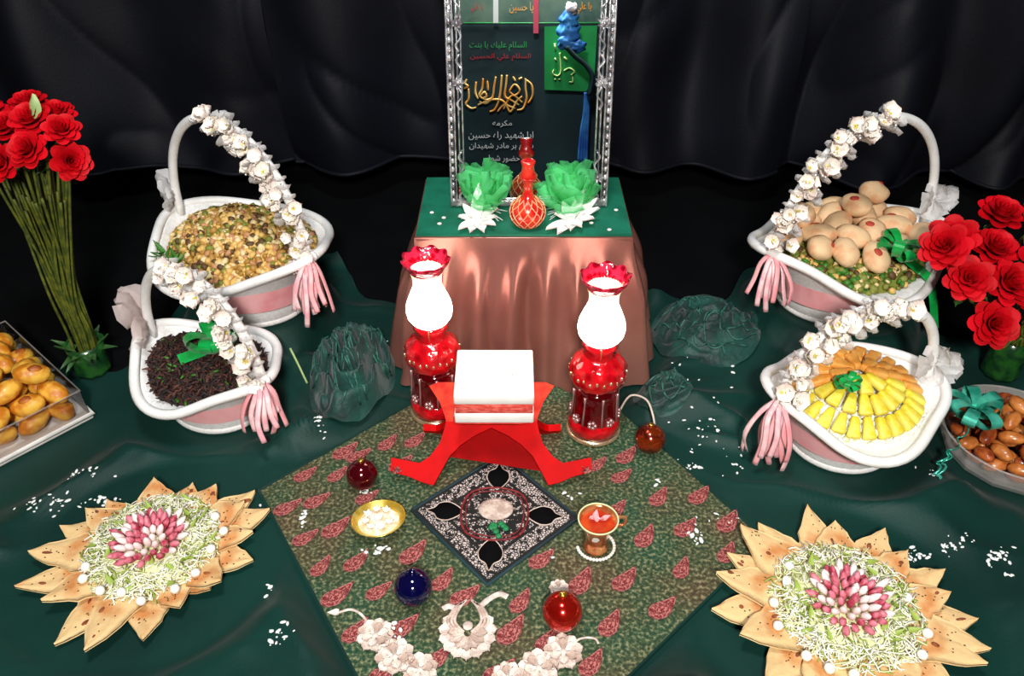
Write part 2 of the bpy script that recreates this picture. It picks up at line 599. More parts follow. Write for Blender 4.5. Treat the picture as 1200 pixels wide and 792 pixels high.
curtain(0.11, 0.765, 'black curtain panel between the mirror and the cookie basket', 11.7, 0.11, 0.09)
curtain(0.765, 2.25, 'dark navy curtain panel behind the cookie basket handle', 17.2, 0.08, 0.07)

# ------------------------------------------------------------------ green cloth over the floor
def gfn(u, v):
    x = -1.55 + 3.1 * u
    y = 0.34 + (cloth_far(x) - 0.34) * v
    return (x, y, cloth_h(x, y))
tag(MB().add(grid(330, 190, gfn)).build('floor_cloth', 'green_cloth'),
    'dark green cloth spread in soft folds under the whole display', 'cloth')

# ------------------------------------------------------------------ patterned cloth with paisley motifs
rugm = mat('termeh', (40, 62, 40), 0.85)
def termeh_nodes(m):
    nt = m.node_tree
    b = nt.nodes['Principled BSDF']
    tc = nt.nodes.new('ShaderNodeTexCoord')
    def nz(sc, det=6):
        t = nt.nodes.new('ShaderNodeTexNoise')
        t.inputs['Scale'].default_value = sc
        t.inputs['Detail'].default_value = det
        nt.links.new(tc.outputs['Object'], t.inputs['Vector'])
        return t.outputs['Fac']
    def ramp(fac, cols):
        r = nt.nodes.new('ShaderNodeValToRGB')
        e = r.color_ramp.elements
        while len(e) < len(cols):
            e.new(0.5)
        for k, (p, c) in enumerate(cols):
            e[k].position = p
            e[k].color = lin(c)
        nt.links.new(fac, r.inputs[0])
        return r.outputs[0]
    big = ramp(nz(7, 2), [(0.35, (10, 70, 44)), (0.5, (44, 62, 34)), (0.65, (80, 58, 36))])
    fine = ramp(nz(170, 3), [(0.38, (8, 20, 12)), (0.52, (86, 96, 62)), (0.68, (206, 196, 150))])
    mx = nt.nodes.new('ShaderNodeMix')
    mx.data_type = 'RGBA'
    mx.inputs[0].default_value = 0.36
    nt.links.new(big, mx.inputs[6])
    nt.links.new(fine, mx.inputs[7])
    nt.links.new(mx.outputs[2], b.inputs['Base Color'])
    bp = nt.nodes.new('ShaderNodeBump')
    bp.inputs['Strength'].default_value = 0.5
    bp.inputs['Distance'].default_value = 0.002
    nt.links.new(nz(190, 3), bp.inputs['Height'])
    nt.links.new(bp.outputs[0], b.inputs['Normal'])
termeh_nodes(rugm)

rug = thing('patterned_cloth', 'green and rust woven cloth with red paisley motifs, laid cornerwise before the table', 'cloth')
def rug_z(x, y):
    return 0.0115 + 0.0012 * noise.noise(Vector((x * 9, y * 9, 0)))
BACKY = 1.285
mb = MB()
def rugfn(u, v, dz=0.0):
    p = TA + TU * (TL1 * u) + TW * (TL2 * v)
    if p.y > BACKY:
        k = (p.y - BACKY)
        p = Vector((p.x, BACKY + 0.02 * k, 0))
    return (p.x, p.y, rug_z(p.x, p.y) + dz)
mb.add(grid(60, 60, rugfn))
o = mb.build('woven_panel', 'termeh', rug)
edge = [rugfn(0, t / 40, 0.0) for t in range(41)] + [rugfn(t / 40, 1, 0.0) for t in range(1, 41)]
MB().add(tube(edge, 0.0022, 6)).build('edge_piping', 'green_cloth', rug)
edge = [rugfn(t / 30 * 0.63, 0, 0.0) for t in range(31)]
MB().add(tube(edge, 0.0022, 6)).build('edge_piping', 'green_cloth', rug)
edge = [rugfn(1, 1 - t / 30 * 0.7, 0.0) for t in range(31)]
MB().add(tube(edge, 0.0022, 6)).build('edge_piping', 'green_cloth', rug)

def boteh(L=1.0, Wd=0.46):
    """paisley outline, tip bent over, along +x"""
    up, dn = [], []
    for i in range(13):
        t = i / 12
        wv = Wd * 0.5 * math.sin(PI * t ** 0.62) ** 0.9 if 0 < t < 1 else 0
        cx, cy = L * (t - 0.45), 0.16 * L * max(0, t - 0.45) ** 1.5 * 3
        up.append((cx, cy + wv)); dn.append((cx, cy - wv))
    return dn + up[::-1][1:-1]
bo = boteh(0.056, 0.026)
m_in = MB().add(prism(bo, 0.0010, 0, 0.2)).mesh('paisley_field', 'thread_red')
ring = MB()
for sc, r in ((1.0, 0.0011), (0.55, 0.0009)):
    pts = [(x * sc, y * sc, 0.0011) for x, y in bo]
    pts.append(pts[0])
    ring.add(tube(pts, r, 5, False))
m_ring = ring.mesh('paisley_outline', 'thread_pink')
PAIS = [(351, 557), (396, 557), (487, 517), (318, 598), (371, 588), (430, 584), (394, 620), (337, 637), (485, 649), (418, 659), (359, 673),
        (520, 681), (444, 694), (385, 706), (473, 736), (404, 754), (515, 771), (729, 559), (773, 584), (820, 582), (723, 598), (757, 630),
        (804, 620), (863, 614), (853, 649), (800, 667), (733, 681), (635, 657), (777, 714), (716, 732), (611, 706), (643, 752), (694, 779),
        (682, 683), (735, 535), (545, 700), (600, 740), (455, 520), (470, 545), (420, 535), (700, 545), (585, 790), (450, 790), (405, 530)]
for k, (px, py) in enumerate(PAIS):
    p = at(px, py, 0.012)
    if in_rug(p.x, p.y) > -0.026:
        p = p + (Vector((-0.02, 1.0, 0)) - p).normalized() * (in_rug(p.x, p.y) + 0.030)
    p.z = rug_z(p.x, p.y) + 0.0008
    rz = math.radians(random.uniform(24, 50))
    sc = rnd(0.85, 1.12)
    a = link('paisley_motif', m_in, rug, p, (0, 0, rz), (sc,) * 3)
    link('stitched_outline', m_ring, a)
# cream floral applique along the front corner
def applique(px, py, s, kind, rz):
    p = at(px, py, 0.012)
    p.z = rug_z(p.x, p.y) + 0.0012
    mb = MB()
    if kind == 'big':
        for k in range(11):
            a = -PI * 0.5 + (k - 5) * 0.42
            r0 = 0.030
            mb.add(petal(0.026, 0.021, 0.35, 0.10, 4, 6, 0.8, 0, 0, True), TR((math.cos(a) * 0.024, math.sin(a) * 0.026, 0.001), (0, 0, a)), 0)
        for k in range(7):
            a = -PI * 0.5 + (k - 3) * 0.5
            mb.add(petal(0.028, 0.017, 0.4, 0.12, 4, 6, 0.8, 0, 0, True), TR((math.cos(a) * 0.006, math.sin(a) * 0.008, 0.003), (0, 0, a)), 1)
        for sx in (-1, 1):
            for q in range(3):
                c = [(sx * (0.006 + 0.006 * q), 0.0, 0.004), (sx * (0.022 + 0.006 * q), 0.02, 0.004), (sx * (0.016 + 0.004 * q), 0.045, 0.004),
                     (sx * (0.004 + 0.004 * q), 0.062 - q * 0.004, 0.004)]
                mb.add(tube(spline(c, 18), 0.0028, 6), None, 1)
        mb.add(tube(spline([(0.02, 0.05, .003), (0.034, 0.064, .003), (0.052, 0.074, .003), (0.066, 0.068, .003)], 16), 0.006, 6, True, 0.4), None, 0)
        mb.add(tube(spline([(-0.02, 0.044, .003), (-0.034, 0.050, .003), (-0.044, 0.044, .003)], 12), 0.006, 6, True, 0.4), None, 0)
        mb.add(sphere(0.009, 10, 6, (1, 1, 0.5)), TR((0, 0.012, 0.004)), 0)
    elif kind == 'rose':
        for rr, cnt, sz in ((0.018, 9, 0.022), (0.008, 6, 0.018)):
            for k in range(cnt):
                a = 2 * PI * k / cnt + rr * 40
                mb.add(petal(sz, sz * 0.85, 0.5, 0.15, 4, 6, 0.8, 0, 0, True), TR((math.cos(a) * rr * 0.5, math.sin(a) * rr * 0.5, 0.001 + 0.002 * (rr < 0.01)), (0, 0, a)), k % 2)
        mb.add(sphere(0.005, 8, 5, (1, 1, 0.6)), TR((0, 0, 0.005)), 0)
    else:
        c = [(-0.03, 0.012, .002), (-0.012, 0.016, .002), (0.004, 0.008, .002), (0.016, -0.008, .002), (0.012, -0.02, .002)]
        mb.add(tube(spline(c, 20), 0.0026, 6), None, 0)
        mb.add(petal(0.02, 0.014, 0.4, 0.1, 4, 4), TR((-0.03, 0.012, 0.002), (0, 0, PI)), 0)
    o = mb.build('floral_applique', ['thread_white', 'thread_cream'], rug, True, p, (0, 0, rz))
    o.scale = (s * 0.92, s * 0.92, s * 0.6)
applique(548, 742, 1.0, 'big', 0.0)
for px, py, s, k, rz in [(440, 746, 1.05, 'rose', 0), (463, 771, 1.1, 'rose', 0.5), (418, 724, 1.0, 'stem', 0.1), (492, 786, 1.0, 'rose', 1), (660, 765, 1.1, 'rose', 0.2),
                         (631, 784, 1.1, 'rose', 0.9), (688, 752, 0.8, 'stem', 0.8), (595, 795, 0.9, 'rose', 0.4), (655, 690, 0.6, 'rose', 0.3)]:
    applique(px, py, s, k, rz)

# ------------------------------------------------------------------ small black embroidered cloth
sq = [at(480, 597, 0.014), at(573, 683, 0.014), at(678, 612, 0.014), at(588, 533, 0.014)]   # left, front, right, back
SC = sum(sq, Vector()) / 4
ex = ((sq[1] - sq[0]) + (sq[2] - sq[3])) / 2
HALF = (ex.length + (((sq[3] - sq[0]) + (sq[2] - sq[1])) / 2).length) / 4
srz = math.atan2(ex.y, ex.x)
lm = mat('black_lace', (12, 14, 12), 0.7)
def lace_nodes(m):
    nt = m.node_tree
    b = nt.nodes['Principled BSDF']
    tc = nt.nodes.new('ShaderNodeTexCoord')
    vo = nt.nodes.new('ShaderNodeTexVoronoi')
    vo.feature = 'DISTANCE_TO_EDGE'
    vo.inputs['Scale'].default_value = 210
    nt.links.new(tc.outputs['Object'], vo.inputs['Vector'])
    ns = nt.nodes.new('ShaderNodeTexNoise')
    ns.inputs['Scale'].default_value = 130
    nt.links.new(tc.outputs['Object'], ns.inputs['Vector'])
    sp = nt.nodes.new('ShaderNodeSeparateXYZ')
    nt.links.new(tc.outputs['Object'], sp.inputs[0])
    def mth(op, a, bb=None):
        n = nt.nodes.new('ShaderNodeMath')
        n.operation = op
        for k, q in enumerate((a, bb)):
            if q is None: continue
            if isinstance(q, (int, float)): n.inputs[k].default_value = q
            else: nt.links.new(q, n.inputs[k])
        return n.outputs[0]
    ax, ay = mth('ABSOLUTE', sp.outputs[0]), mth('ABSOLUTE', sp.outputs[1])
    mxn = mth('MAXIMUM', ax, ay)
    band = mth('MULTIPLY', mth('LESS_THAN', mxn, HALF * 0.93), mth('GREATER_THAN', mxn, HALF * 0.68))
    fill = mth('MULTIPLY', mth('LESS_THAN', mxn, HALF * 0.62), mth('GREATER_THAN', mth('ADD', ax, ay), HALF * 0.2))
    mask = mth('MAXIMUM', band, mth('MULTIPLY', fill, mth('GREATER_THAN', ns.outputs['Fac'], 0.52)))
    thr = mth('GREATER_THAN', vo.outputs['Distance'], 0.13)
    thr = mth('MULTIPLY', thr, mth('GREATER_THAN', ns.outputs['Fac'], 0.43))
    fac = mth('MULTIPLY', mask, thr)
    mx = nt.nodes.new('ShaderNodeMix')
    mx.data_type = 'RGBA'
    nt.links.new(fac, mx.inputs[0])
    mx.inputs[6].default_value = lin((10, 14, 11))
    mx.inputs[7].default_value = lin((206, 190, 184))
    nt.links.new(mx.outputs[2], b.inputs['Base Color'])
lace_nodes(lm)
bc = thing('embroidered_mat', 'small black square mat with white lace embroidery before the book stand', 'mat', (SC.x, SC.y, 0.0135), srz)
MB().add(grid(24, 24, lambda u, v: ((2 * u - 1) * HALF, (2 * v - 1) * HALF, 0.003 + 0.0008 * noise.noise(Vector((u * 5, v * 5, 0)))))).build('lace_panel', 'black_lace', bc)
e = HALF
MB().add(tube([(-e, -e, .002), (e, -e, .002), (e, e, .002), (-e, e, .002), (-e, -e, .002)], 0.0035, 6)).build('edge_binding', 'banner_dark', bc)
leafout = [(0, -0.5), (0.16, -0.36), (0.30, -0.1), (0.26, 0.14), (0.10, 0.26), (0, 0.46), (-0.10, 0.26), (-0.26, 0.14), (-0.30, -0.1), (-0.16, -0.36)]
for k in range(4):
    a = PI / 4 + k * PI / 2
    M = TR((math.cos(a) * HALF * 0.86, math.sin(a) * HALF * 0.86, 0.0037), (0, 0, a - PI / 2))
    s = HALF * 0.66
    MB().add(prism([(x * s, y * s) for x, y in leafout], 0.0012), M).build('corner_leaf', 'black_floor', bc)
    pts = [(x * s, y * s, 0.001) for x, y in leafout] + [(leafout[0][0] * s, leafout[0][1] * s, 0.001)]
    MB().add(tube(spline(pts, 40), 0.0011, 5), M).build('leaf_outline', 'thread_cream', bc)
def starpts(r0, r1, n, z):
    out = []
    for k in range(n):
        a = 2 * PI * k / n
        r = r0 if k % 2 == 0 else r1
        out.append((r * math.cos(a), r * math.sin(a), z))
    return out
for r0, r1, tk in ((0.62, 0.58, 0.0022), (0.55, 0.50, 0.0014)):
    pts = spline(starpts(HALF * r0, HALF * r1 * 0.98, 8, 0.005), 64, True)
    pts.append(pts[0])
    MB().add(tube(pts, tk, 6)).build('red_piping', 'thread_maroon', bc)
MB().add(prism([(HALF * 0.30 * math.cos(q * PI / 8), HALF * 0.24 * math.sin(q * PI / 8)) for q in range(16)], 0.003, 0.003, 0.2),
         TR((-0.006, 0.008, 0), (0, 0, -srz))).build('centre_medallion', 'thread_cream', bc)
mb = MB()
for k in range(9):
    mb.add(sphere(0.006, 8, 5, (1, 1, 0.5)), TR((0.030 + rnd(-.014, .014), -0.018 + rnd(-.014, .014), 0.006)))
mb.build('green_embroidery', 'thread_green', bc)

# ------------------------------------------------------------------ scrunched lace cloth heaps
def ground(x, y):
    return max(cloth_h(x, y), rug_z(x, y) if in_rug(x, y) < 0 and y < BACKY else 0)

def heap(name, label, cx, cy, rx, ry, h, seed, rz=0.0, trims=9):
    t = thing(name, label, 'cloth', (cx, cy, 0), rz)
    def hz(x, y):
        d = math.hypot(x / rx, y / ry) * (1 + 0.12 * math.sin(3 * math.atan2(y, x) + seed))
        env = max(0, 1 - d ** 2.2)
        q = Vector((x * 13 + seed, y * 13, seed))
        q2 = q + 0.7 * Vector((noise.noise(q * 0.7 + Vector((5, 1, 2))), noise.noise(q * 0.7 + Vector((2, 8, 3))), 0))
        r = (1 - abs(noise.noise(q2 * 1.0))) ** 2 * 0.55 + (1 - abs(noise.noise(q2 * 2.0))) ** 2 * 0.30
        wv = math.sin(26 * d + 5 * noise.noise(Vector((x * 16, y * 16, seed + 4)))) * 0.5 + 0.5
        return env ** 0.6 * (h * (0.20 + 0.45 * r + 0.55 * wv * (0.4 + 0.6 * env))) + ground(cx + x, cy + y) + 0.0015
    def fn(u, v):
        r = u ** 0.8
        a = 2 * PI * v
        x, y = rx * r * math.cos(a), ry * r * math.sin(a)
        return (x, y, hz(x, y) - 0.001)
    MB().add(grid(36, 84, fn)).build('scrunched_cloth', 'heap_cloth', t)
    for k in range(trims):
        a = rnd(0, 2 * PI); r = rnd(0.0, 0.75)
        x, y = rx * r * math.cos(a), ry * r * math.sin(a)
        th = rnd(0, 2 * PI)
        pts = []
        for q in range(26):
            th += 0.35 * math.sin(q * 0.5 + k) + rnd(-0.1, 0.3)
            x += math.cos(th) * 0.0075; y += math.sin(th) * 0.0075
            if math.hypot(x / rx, y / ry) > 0.93:
                break
            pts.append((x, y, hz(x, y) + 0.002))
        if len(pts) > 4:
            MB().add(tube(pts, 0.0022, 5)).build('lace_edging', 'heap_trim', t)
    return t
heap('lace_shawl', 'tall heap of scrunched dark green lace cloth between the nut basket and a lamp', -0.335, 1.29, 0.086, 0.155, 0.12, 2.0, 0.0, 16)
heap('lace_shawl', 'gathered dark green lace cloth between the satin skirt and the far right riser', 0.432, 1.44, 0.118, 0.14, 0.050, 7.0, 0.0, 12)
heap('lace_shawl', 'bunched bright green lace cloth behind the copper bauble', 0.306, 1.226, 0.058, 0.055, 0.034, 12.0, 0.0, 8)

# ------------------------------------------------------------------ satin-covered table
TZ = 0.335
TX0, TX1, TY0, TY1 = -0.186, 0.232, 1.335, 1.585
tcx, tcy = (TX0 + TX1) / 2, (TY0 + TY1) / 2
sat = thing('satin_tablecloth', 'rosy gold satin cloth hanging in folds over the small table below the mirror', 'tablecloth', (tcx, tcy, 0))
hx, hy = (TX1 - TX0) / 2, (TY1 - TY0) / 2
def perim(t):
    """rounded rectangle perimeter, t in 0..1, starting front left"""
    per = [(-hx, -hy), (hx, -hy), (hx, hy), (-hx, hy)]
    L = [2 * hx, 2 * hy, 2 * hx, 2 * hy]
    s = t * sum(L)
    for k in range(4):
        if s <= L[k] or k == 3:
            a, b = per[k], per[(k + 1) % 4]
            q = s / L[k]
            return (a[0] + (b[0] - a[0]) * q, a[1] + (b[1] - a[1]) * q)
        s -= L[k]
def skirt(u, v):
    x, y = perim(u % 1.0)
    n = Vector((x / hx, y / hy, 0)); n = Vector((n.x ** 3, n.y ** 3, 0)).normalized()
    fold = 0.015 * math.copysign(abs(math.sin(u * PI * 17 + 1.6 * noise.noise(Vector((u * 9, v * 1.1, 2))))) ** 0.6, 1) + 0.010 * math.sin(u * 2 * PI * 23 + 2.2 * noise.noise(Vector((math.cos(u * 6.283) * 2, math.sin(u * 6.283) * 2, v * 0.7)))) \
        + 0.020 * noise.noise(Vector((math.cos(u * 6.283) * 4, math.sin(u * 6.283) * 4, 3 + v * 0.6)))
    out = 0.002 + 0.058 * v ** 1.25 + fold * sstep(0.02, 0.45, v)
    z = TZ * (1 - v) + 0.0135 * v
    return (x + n.x * out, y + n.y * out, z)
MB().add(grid(240, 26, skirt)).build('skirt', 'satin_pink', sat)
MB().add(box(2 * hx + 0.004, 2 * hy + 0.004, 0.012, 0.004, 2, (0, 0, TZ - 0.005))).build('top_panel', 'satin_pink', sat)
tag(MB().add(grid(40, 24, lambda u, v: (TX0 + 0.002 + (TX1 - TX0 - 0.004) * u, TY0 + 0.002 + (TY1 - TY0 - 0.004) * v,
    TZ + 0.0066 + 0.0008 * noise.noise(Vector((u * 8, v * 6, 2)))))).add(box(TX1 - TX0 - 0.004, TY1 - TY0 - 0.004, 0.004, 0, 1, (tcx, tcy, TZ + 0.003)))
    .build('velvet_runner', 'velvet_green'), 'green velvet cloth lying on the satin table under the mirror', 'cloth')
TT = TZ + 0.0072

# ------------------------------------------------------------------ mirror
TILT = math.radians(12)
MC = Vector((0.034, 1.445, TT + 0.002))
mir = thing('mirror', 'tall mirror in an ornate silver frame leaning back on the green table', 'mirror', MC, rot=(-TILT, 0, 0))
MW, MH = 0.312, 0.66
def mp(x, z, y=0.0):
    return (x, y, z)
MB().add(box(MW - 0.024, 0.006, MH - 0.03, 0, 1, (0, 0.010, MH / 2))).build('backboard', 'black_wall', mir, False)
MB().add(grid(1, 1, lambda u, v: ((u - .5) * (MW - 0.03), 0.004, 0.014 + v * (MH - 0.028)))).build('mirror_glass', 'mirror', mir, False)
beads = MB()
for s in (-1, 1):
    xo = s * (MW / 2 - 0.005)
    MB().add(box(0.004, 0.014, MH, 0.0015, 1, (s * (MW / 2 - 0.0005), 0.002, MH / 2))).build('outer_rail', 'silver', mir)
    MB().add(box(0.003, 0.012, MH, 0.001, 1, (s * (MW / 2 - 0.0115), 0.001, MH / 2))).build('inner_rail', 'silver', mir)
    MB().add(box(0.007, 0.005, MH, 0.0, 1, (xo - s * 0.001, 0.005, MH / 2))).build('channel', 'mirror', mir)
    # narrow inner mirror strip with scroll ornaments
    for x2 in (0.019, 0.0265):
        MB().add(tube([(s * (MW / 2 - x2), -0.001, 0.012), (s * (MW / 2 - x2), -0.001, MH - 0.01)], 0.0013, 6)).build('inner_bead_line', 'silver', mir)
    for k in range(40):
        beads.add(sphere(0.0043, 8, 6, (0.9, 0.8, 1.35)), TR((xo, -0.003, 0.012 + k * 0.0160)))
    for zc in (0.06, 0.24, 0.345, 0.55):
        mb = MB()
        for q in range(7):
            a = q * 2 * PI / 7
            mb.add(petal(0.013, 0.008, 0.4, 0.3, 3, 4), TR((s * (MW / 2 - 0.020), -0.003, zc), (PI / 2, 0, 0)) @ TR((0, 0, 0), (0, 0, a)))
        mb.add(sphere(0.0045, 8, 6), TR((s * (MW / 2 - 0.020), -0.006, zc)))
        for d in (-1, 1):
            c = [(s * (MW / 2 - 0.020), -0.003, zc + d * 0.008), (s * (MW / 2 - 0.027), -0.003, zc + d * 0.024), (s * (MW / 2 - 0.017), -0.003, zc + d * 0.038),
                 (s * (MW / 2 - 0.023), -0.003, zc + d * 0.05)]
            mb.add(tube(spline(c, 16), 0.0018, 6))
        mb.build('scroll_ornament', 'silver', mir)
beads.build('beading', 'silver', mir)['kind'] = 'stuff'
MB().add(box(MW, 0.016, 0.014, 0.003, 2, (0, 0.003, 0.008))).build('bottom_rail', 'silver', mir)
MB().add(box(MW, 0.016, 0.018, 0.003, 2, (0, 0.003, MH))).build('top_rail', 'silver', mir)

# ------------------------------------------------------------------ the opposite wall that the mirror shows
MN = Vector((0, -math.cos(TILT), math.sin(TILT)))
MPT = MC + Matrix.Rotation(-TILT, 3, 'X') @ Vector((0, 0.004, 0))
def wallpt(px, py, off=0.0):
    c = Vector((0, 0, CAMZ)); r = ray(px, py)
    q = c + r * ((MPT - c).dot(MN) / r.dot(MN))
    r2 = r - 2 * r.dot(MN) * MN
    Y = WALLF + off
    return q + r2 * ((Y - q.y) / r2.y)

def wallquad(x0, y0, x1, y1, off, th=0.003):
    a, b = wallpt(x0, y0, off), wallpt(x1, y0, off)
    c, d = wallpt(x1, y1, off), wallpt(x0, y1, off)
    v = [a, b, c, d] + [p + Vector((0, -th, 0)) for p in (a, b, c, d)]
    return v, [(0, 1, 2, 3), (7, 6, 5, 4), (0, 4, 5, 1), (1, 5, 6, 2), (2, 6, 7, 3), (3, 7, 4, 0)]

ban = thing('wall_banner', 'dark teal mourning banner with orange calligraphy, seen in the mirror', 'banner', (0, WALLF, 0))
OFFV = Vector((0, -WALLF, 0))
def loc_(vf):
    return [Vector(p) + OFFV for p in vf[0]], vf[1]
MB().add(loc_(wallquad(500, 27, 760, 260, 0.02))).build('banner_cloth', 'banner_dark', ban, False)
MB().add(loc_(wallquad(500, -30, 760, 26.2, 0.02))).build('upper_strip', 'banner_strip', ban, False)
MB().add(tube([wallpt(500, 27, 0.024) + OFFV, wallpt(760, 27, 0.024) + OFFV], 0.002, 6)).build('seam_cord', 'ink_green', ban)
UNIT = (wallpt(601, 100) - wallpt(600, 100)).length      # metres per photo pixel on that wall

def strokes(name, lines, r, m, off=0.027, flat=0.4):
    mb = MB()
    for L in lines:
        P = [wallpt(x, y, off) + OFFV for x, y in L]
        P = spline(P, max(12, 7 * len(P)))
        n = len(P)
        mb.add(tube(P, [r * UNIT * (0.55 + 0.45 * math.sin(PI * (0.15 + 0.7 * i / (n - 1)))) for i in range(n)], 6))
    return mb.build(name, m, ban)
CAL = [[(547, 93), (545, 98), (548, 101), (544, 104)], [(549, 104), (549, 116), (546, 122), (552, 127), (558, 126)], [(558, 96), (557, 108), (560, 116)],
       [(566, 92), (565, 104), (562, 112), (570, 117), (578, 114)], [(571, 95), (572, 106)], [(581, 90), (579, 102), (577, 114), (570, 121), (562, 119)],
       [(588, 88), (587, 102), (585, 116), (580, 128), (574, 131)], [(594, 88), (593, 100), (592, 113), (600, 118), (608, 123)],
       [(597, 107), (603, 99), (609, 106), (603, 112), (597, 107)], [(601, 90), (604, 95)], [(608, 93), (612, 91)],
       [(616, 92), (616, 104), (617, 116), (613, 127), (606, 129)], [(617, 94), (623, 100), (624, 112), (619, 121)], [(583, 131), (592, 122), (598, 131), (606, 118), (612, 113)],
       [(560, 123), (572, 118), (586, 117), (596, 124), (604, 127)], [(563, 112), (568, 108), (570, 113), (565, 115)], [(590, 128), (600, 112), (612, 120)]]
strokes('calligraphy', CAL, 1.45, 'ink_orange')

def textline(s, x0, x1, yc, hpx, m, name='lettering', off=0.027):
    cu = bpy.data.curves.new('t', 'FONT')
    cu.body = s
    cu.size = 1.0
    cu.extrude = 0.004
    cu.resolution_u = 3
    ob = bpy.data.objects.new('t', cu)
    C.objects.link(ob)
    bpy.context.view_layer.update()
    dg = bpy.context.evaluated_depsgraph_get()
    me = bpy.data.meshes.new_from_object(ob.evaluated_get(dg))
    bpy.data.objects.remove(ob)
    if not me.vertices:
        return
    xs = [v.co.x for v in me.vertices]; ys = [v.co.y for v in me.vertices]
    ax, bx_, ay, by = min(xs), max(xs), min(ys), max(ys)
    a, b = wallpt(x0, yc, off) + OFFV, wallpt(x1, yc, off) + OFFV
    top, bot = wallpt(x0, yc - hpx / 2, off), wallpt(x0, yc + hpx / 2, off)
    for v in me.vertices:
        u = (v.co.x - ax) / (bx_ - ax); t = (v.co.y - ay) / (by - ay) - 0.5
        p = a.lerp(b, u)
        v.co = Vector((p.x, p.y + v.co.z * 0.2, p.z + t * (top.z - bot.z)))
    me.materials.clear(); me.materials.append(MATS[m])
    link(name, me, ban)

# Arabic letters in joined presentation forms, written in visual order
FORM = {}
def shape(word):
    base = {'ا': (0xFE8D, 0xFE8E, None, None), 'ب': (0xFE8F, 0xFE90, 0xFE91, 0xFE92), 'ت': (0xFE95, 0xFE96, 0xFE97, 0xFE98), 'ح': (0xFEA1, 0xFEA2, 0xFEA3, 0xFEA4),
            'د': (0xFEA9, 0xFEAA, None, None), 'ر': (0xFEAD, 0xFEAE, None, None), 'س': (0xFEB1, 0xFEB2, 0xFEB3, 0xFEB4), 'ش': (0xFEB5, 0xFEB6, 0xFEB7, 0xFEB8),
            'ع': (0xFEC9, 0xFECA, 0xFECB, 0xFECC), 'ل': (0xFEDD, 0xFEDE, 0xFEDF, 0xFEE0), 'م': (0xFEE1, 0xFEE2, 0xFEE3, 0xFEE4), 'ن': (0xFEE5, 0xFEE6, 0xFEE7, 0xFEE8),
            'ه': (0xFEE9, 0xFEEA, 0xFEEB, 0xFEEC), 'و': (0xFEED, 0xFEEE, None, None), 'ي': (0xFEF1, 0xFEF2, 0xFEF3, 0xFEF4), 'ف': (0xFED1, 0xFED2, 0xFED3, 0xFED4),
            'ك': (0xFED9, 0xFEDA, 0xFEDB, 0xFEDC), 'ق': (0xFED5, 0xFED6, 0xFED7, 0xFED8), 'ض': (0xFEBD, 0xFEBE, 0xFEBF, 0xFEC0), 'ز': (0xFEAF, 0xFEB0, None, None), 'ج': (0xFE9D, 0xFE9E, 0xFE9F, 0xFEA0)}
    out = []
    for wd in word.split(' '):
        g = []
        for i, ch in enumerate(wd):
            prev = i > 0 and base[wd[i - 1]][2] is not None
            nxt = i < len(wd) - 1 and base[ch][2] is not None
            g.append(chr(base[ch][3 if prev and nxt else 1 if prev else 2 if nxt else 0]))
        out.append(''.join(reversed(g)))
    return ' '.join(reversed(out))
textline(shape('السلام عليك يا بنت'), 550, 617, 54, 11, 'ink_green')
textline(shape('السلام على الحسين'.replace('ى', 'ي')), 551, 622, 67, 9, 'ink_red')
textline(shape('مكرمه'), 577, 600, 145, 8, 'ink_white')
textline(shape('ايا شهيد راه حسين'), 549, 625, 159, 10, 'ink_white')
textline(shape('سلام بر مادر شهيدان'), 550, 625, 172, 10, 'ink_white')
textline(shape('حضور شما'.replace('ض', 'ض')), 573, 609, 186, 9, 'ink_white')
for x0, x1, m in ((552, 566, 'ink_red'), (597, 625, 'ink_orange'), (676, 693, 'ink_orange')):
    textline(shape('يا علي') if x0 != 597 else shape('يا حسين'), x0, x1, 9, 13, m)

fl = thing('green_flag', 'green flag with pale lettering beside the calligraphy banner, seen in the mirror', 'flag', (0, WALLF, 0))
pts = [wallpt(x, y, 0.035) + OFFV for x, y in ((638, 31), (700, 30), (696, 100), (686, 107), (638, 105))]
MB().add(([p for p in pts] + [p + Vector((0, -.003, 0)) for p in pts], [(0, 1, 2, 3, 4), (9, 8, 7, 6, 5)])).build('flag_cloth', 'flag_green', fl, False)
def fstroke(lines, r, name, m, par, off=0.039):
    mb = MB()
    for L in lines:
        P = spline([wallpt(x, y, off) + OFFV for x, y in L], max(8, 6 * len(L))) if len(L) > 2 else [wallpt(x, y, off) + OFFV for x, y in L]
        mb.add(tube(P, r * UNIT, 6))
    return mb.build(name, m, par)
fstroke([[(650, 51), (651, 59)], [(656, 62), (657, 74), (657, 85), (653, 89), (648, 86), (649, 82)], [(650, 68), (652, 71)], [(661, 67), (665, 71)],
         [(661, 83), (667, 80), (673, 84), (669, 88)], [(671, 90), (671, 96), (667, 96)], [(649.5, 92.5), (651.5, 93.5)], [(654.5, 92.5), (656.5, 93.5)]],
        0.95, 'lettering', 'flag_ink', fl)

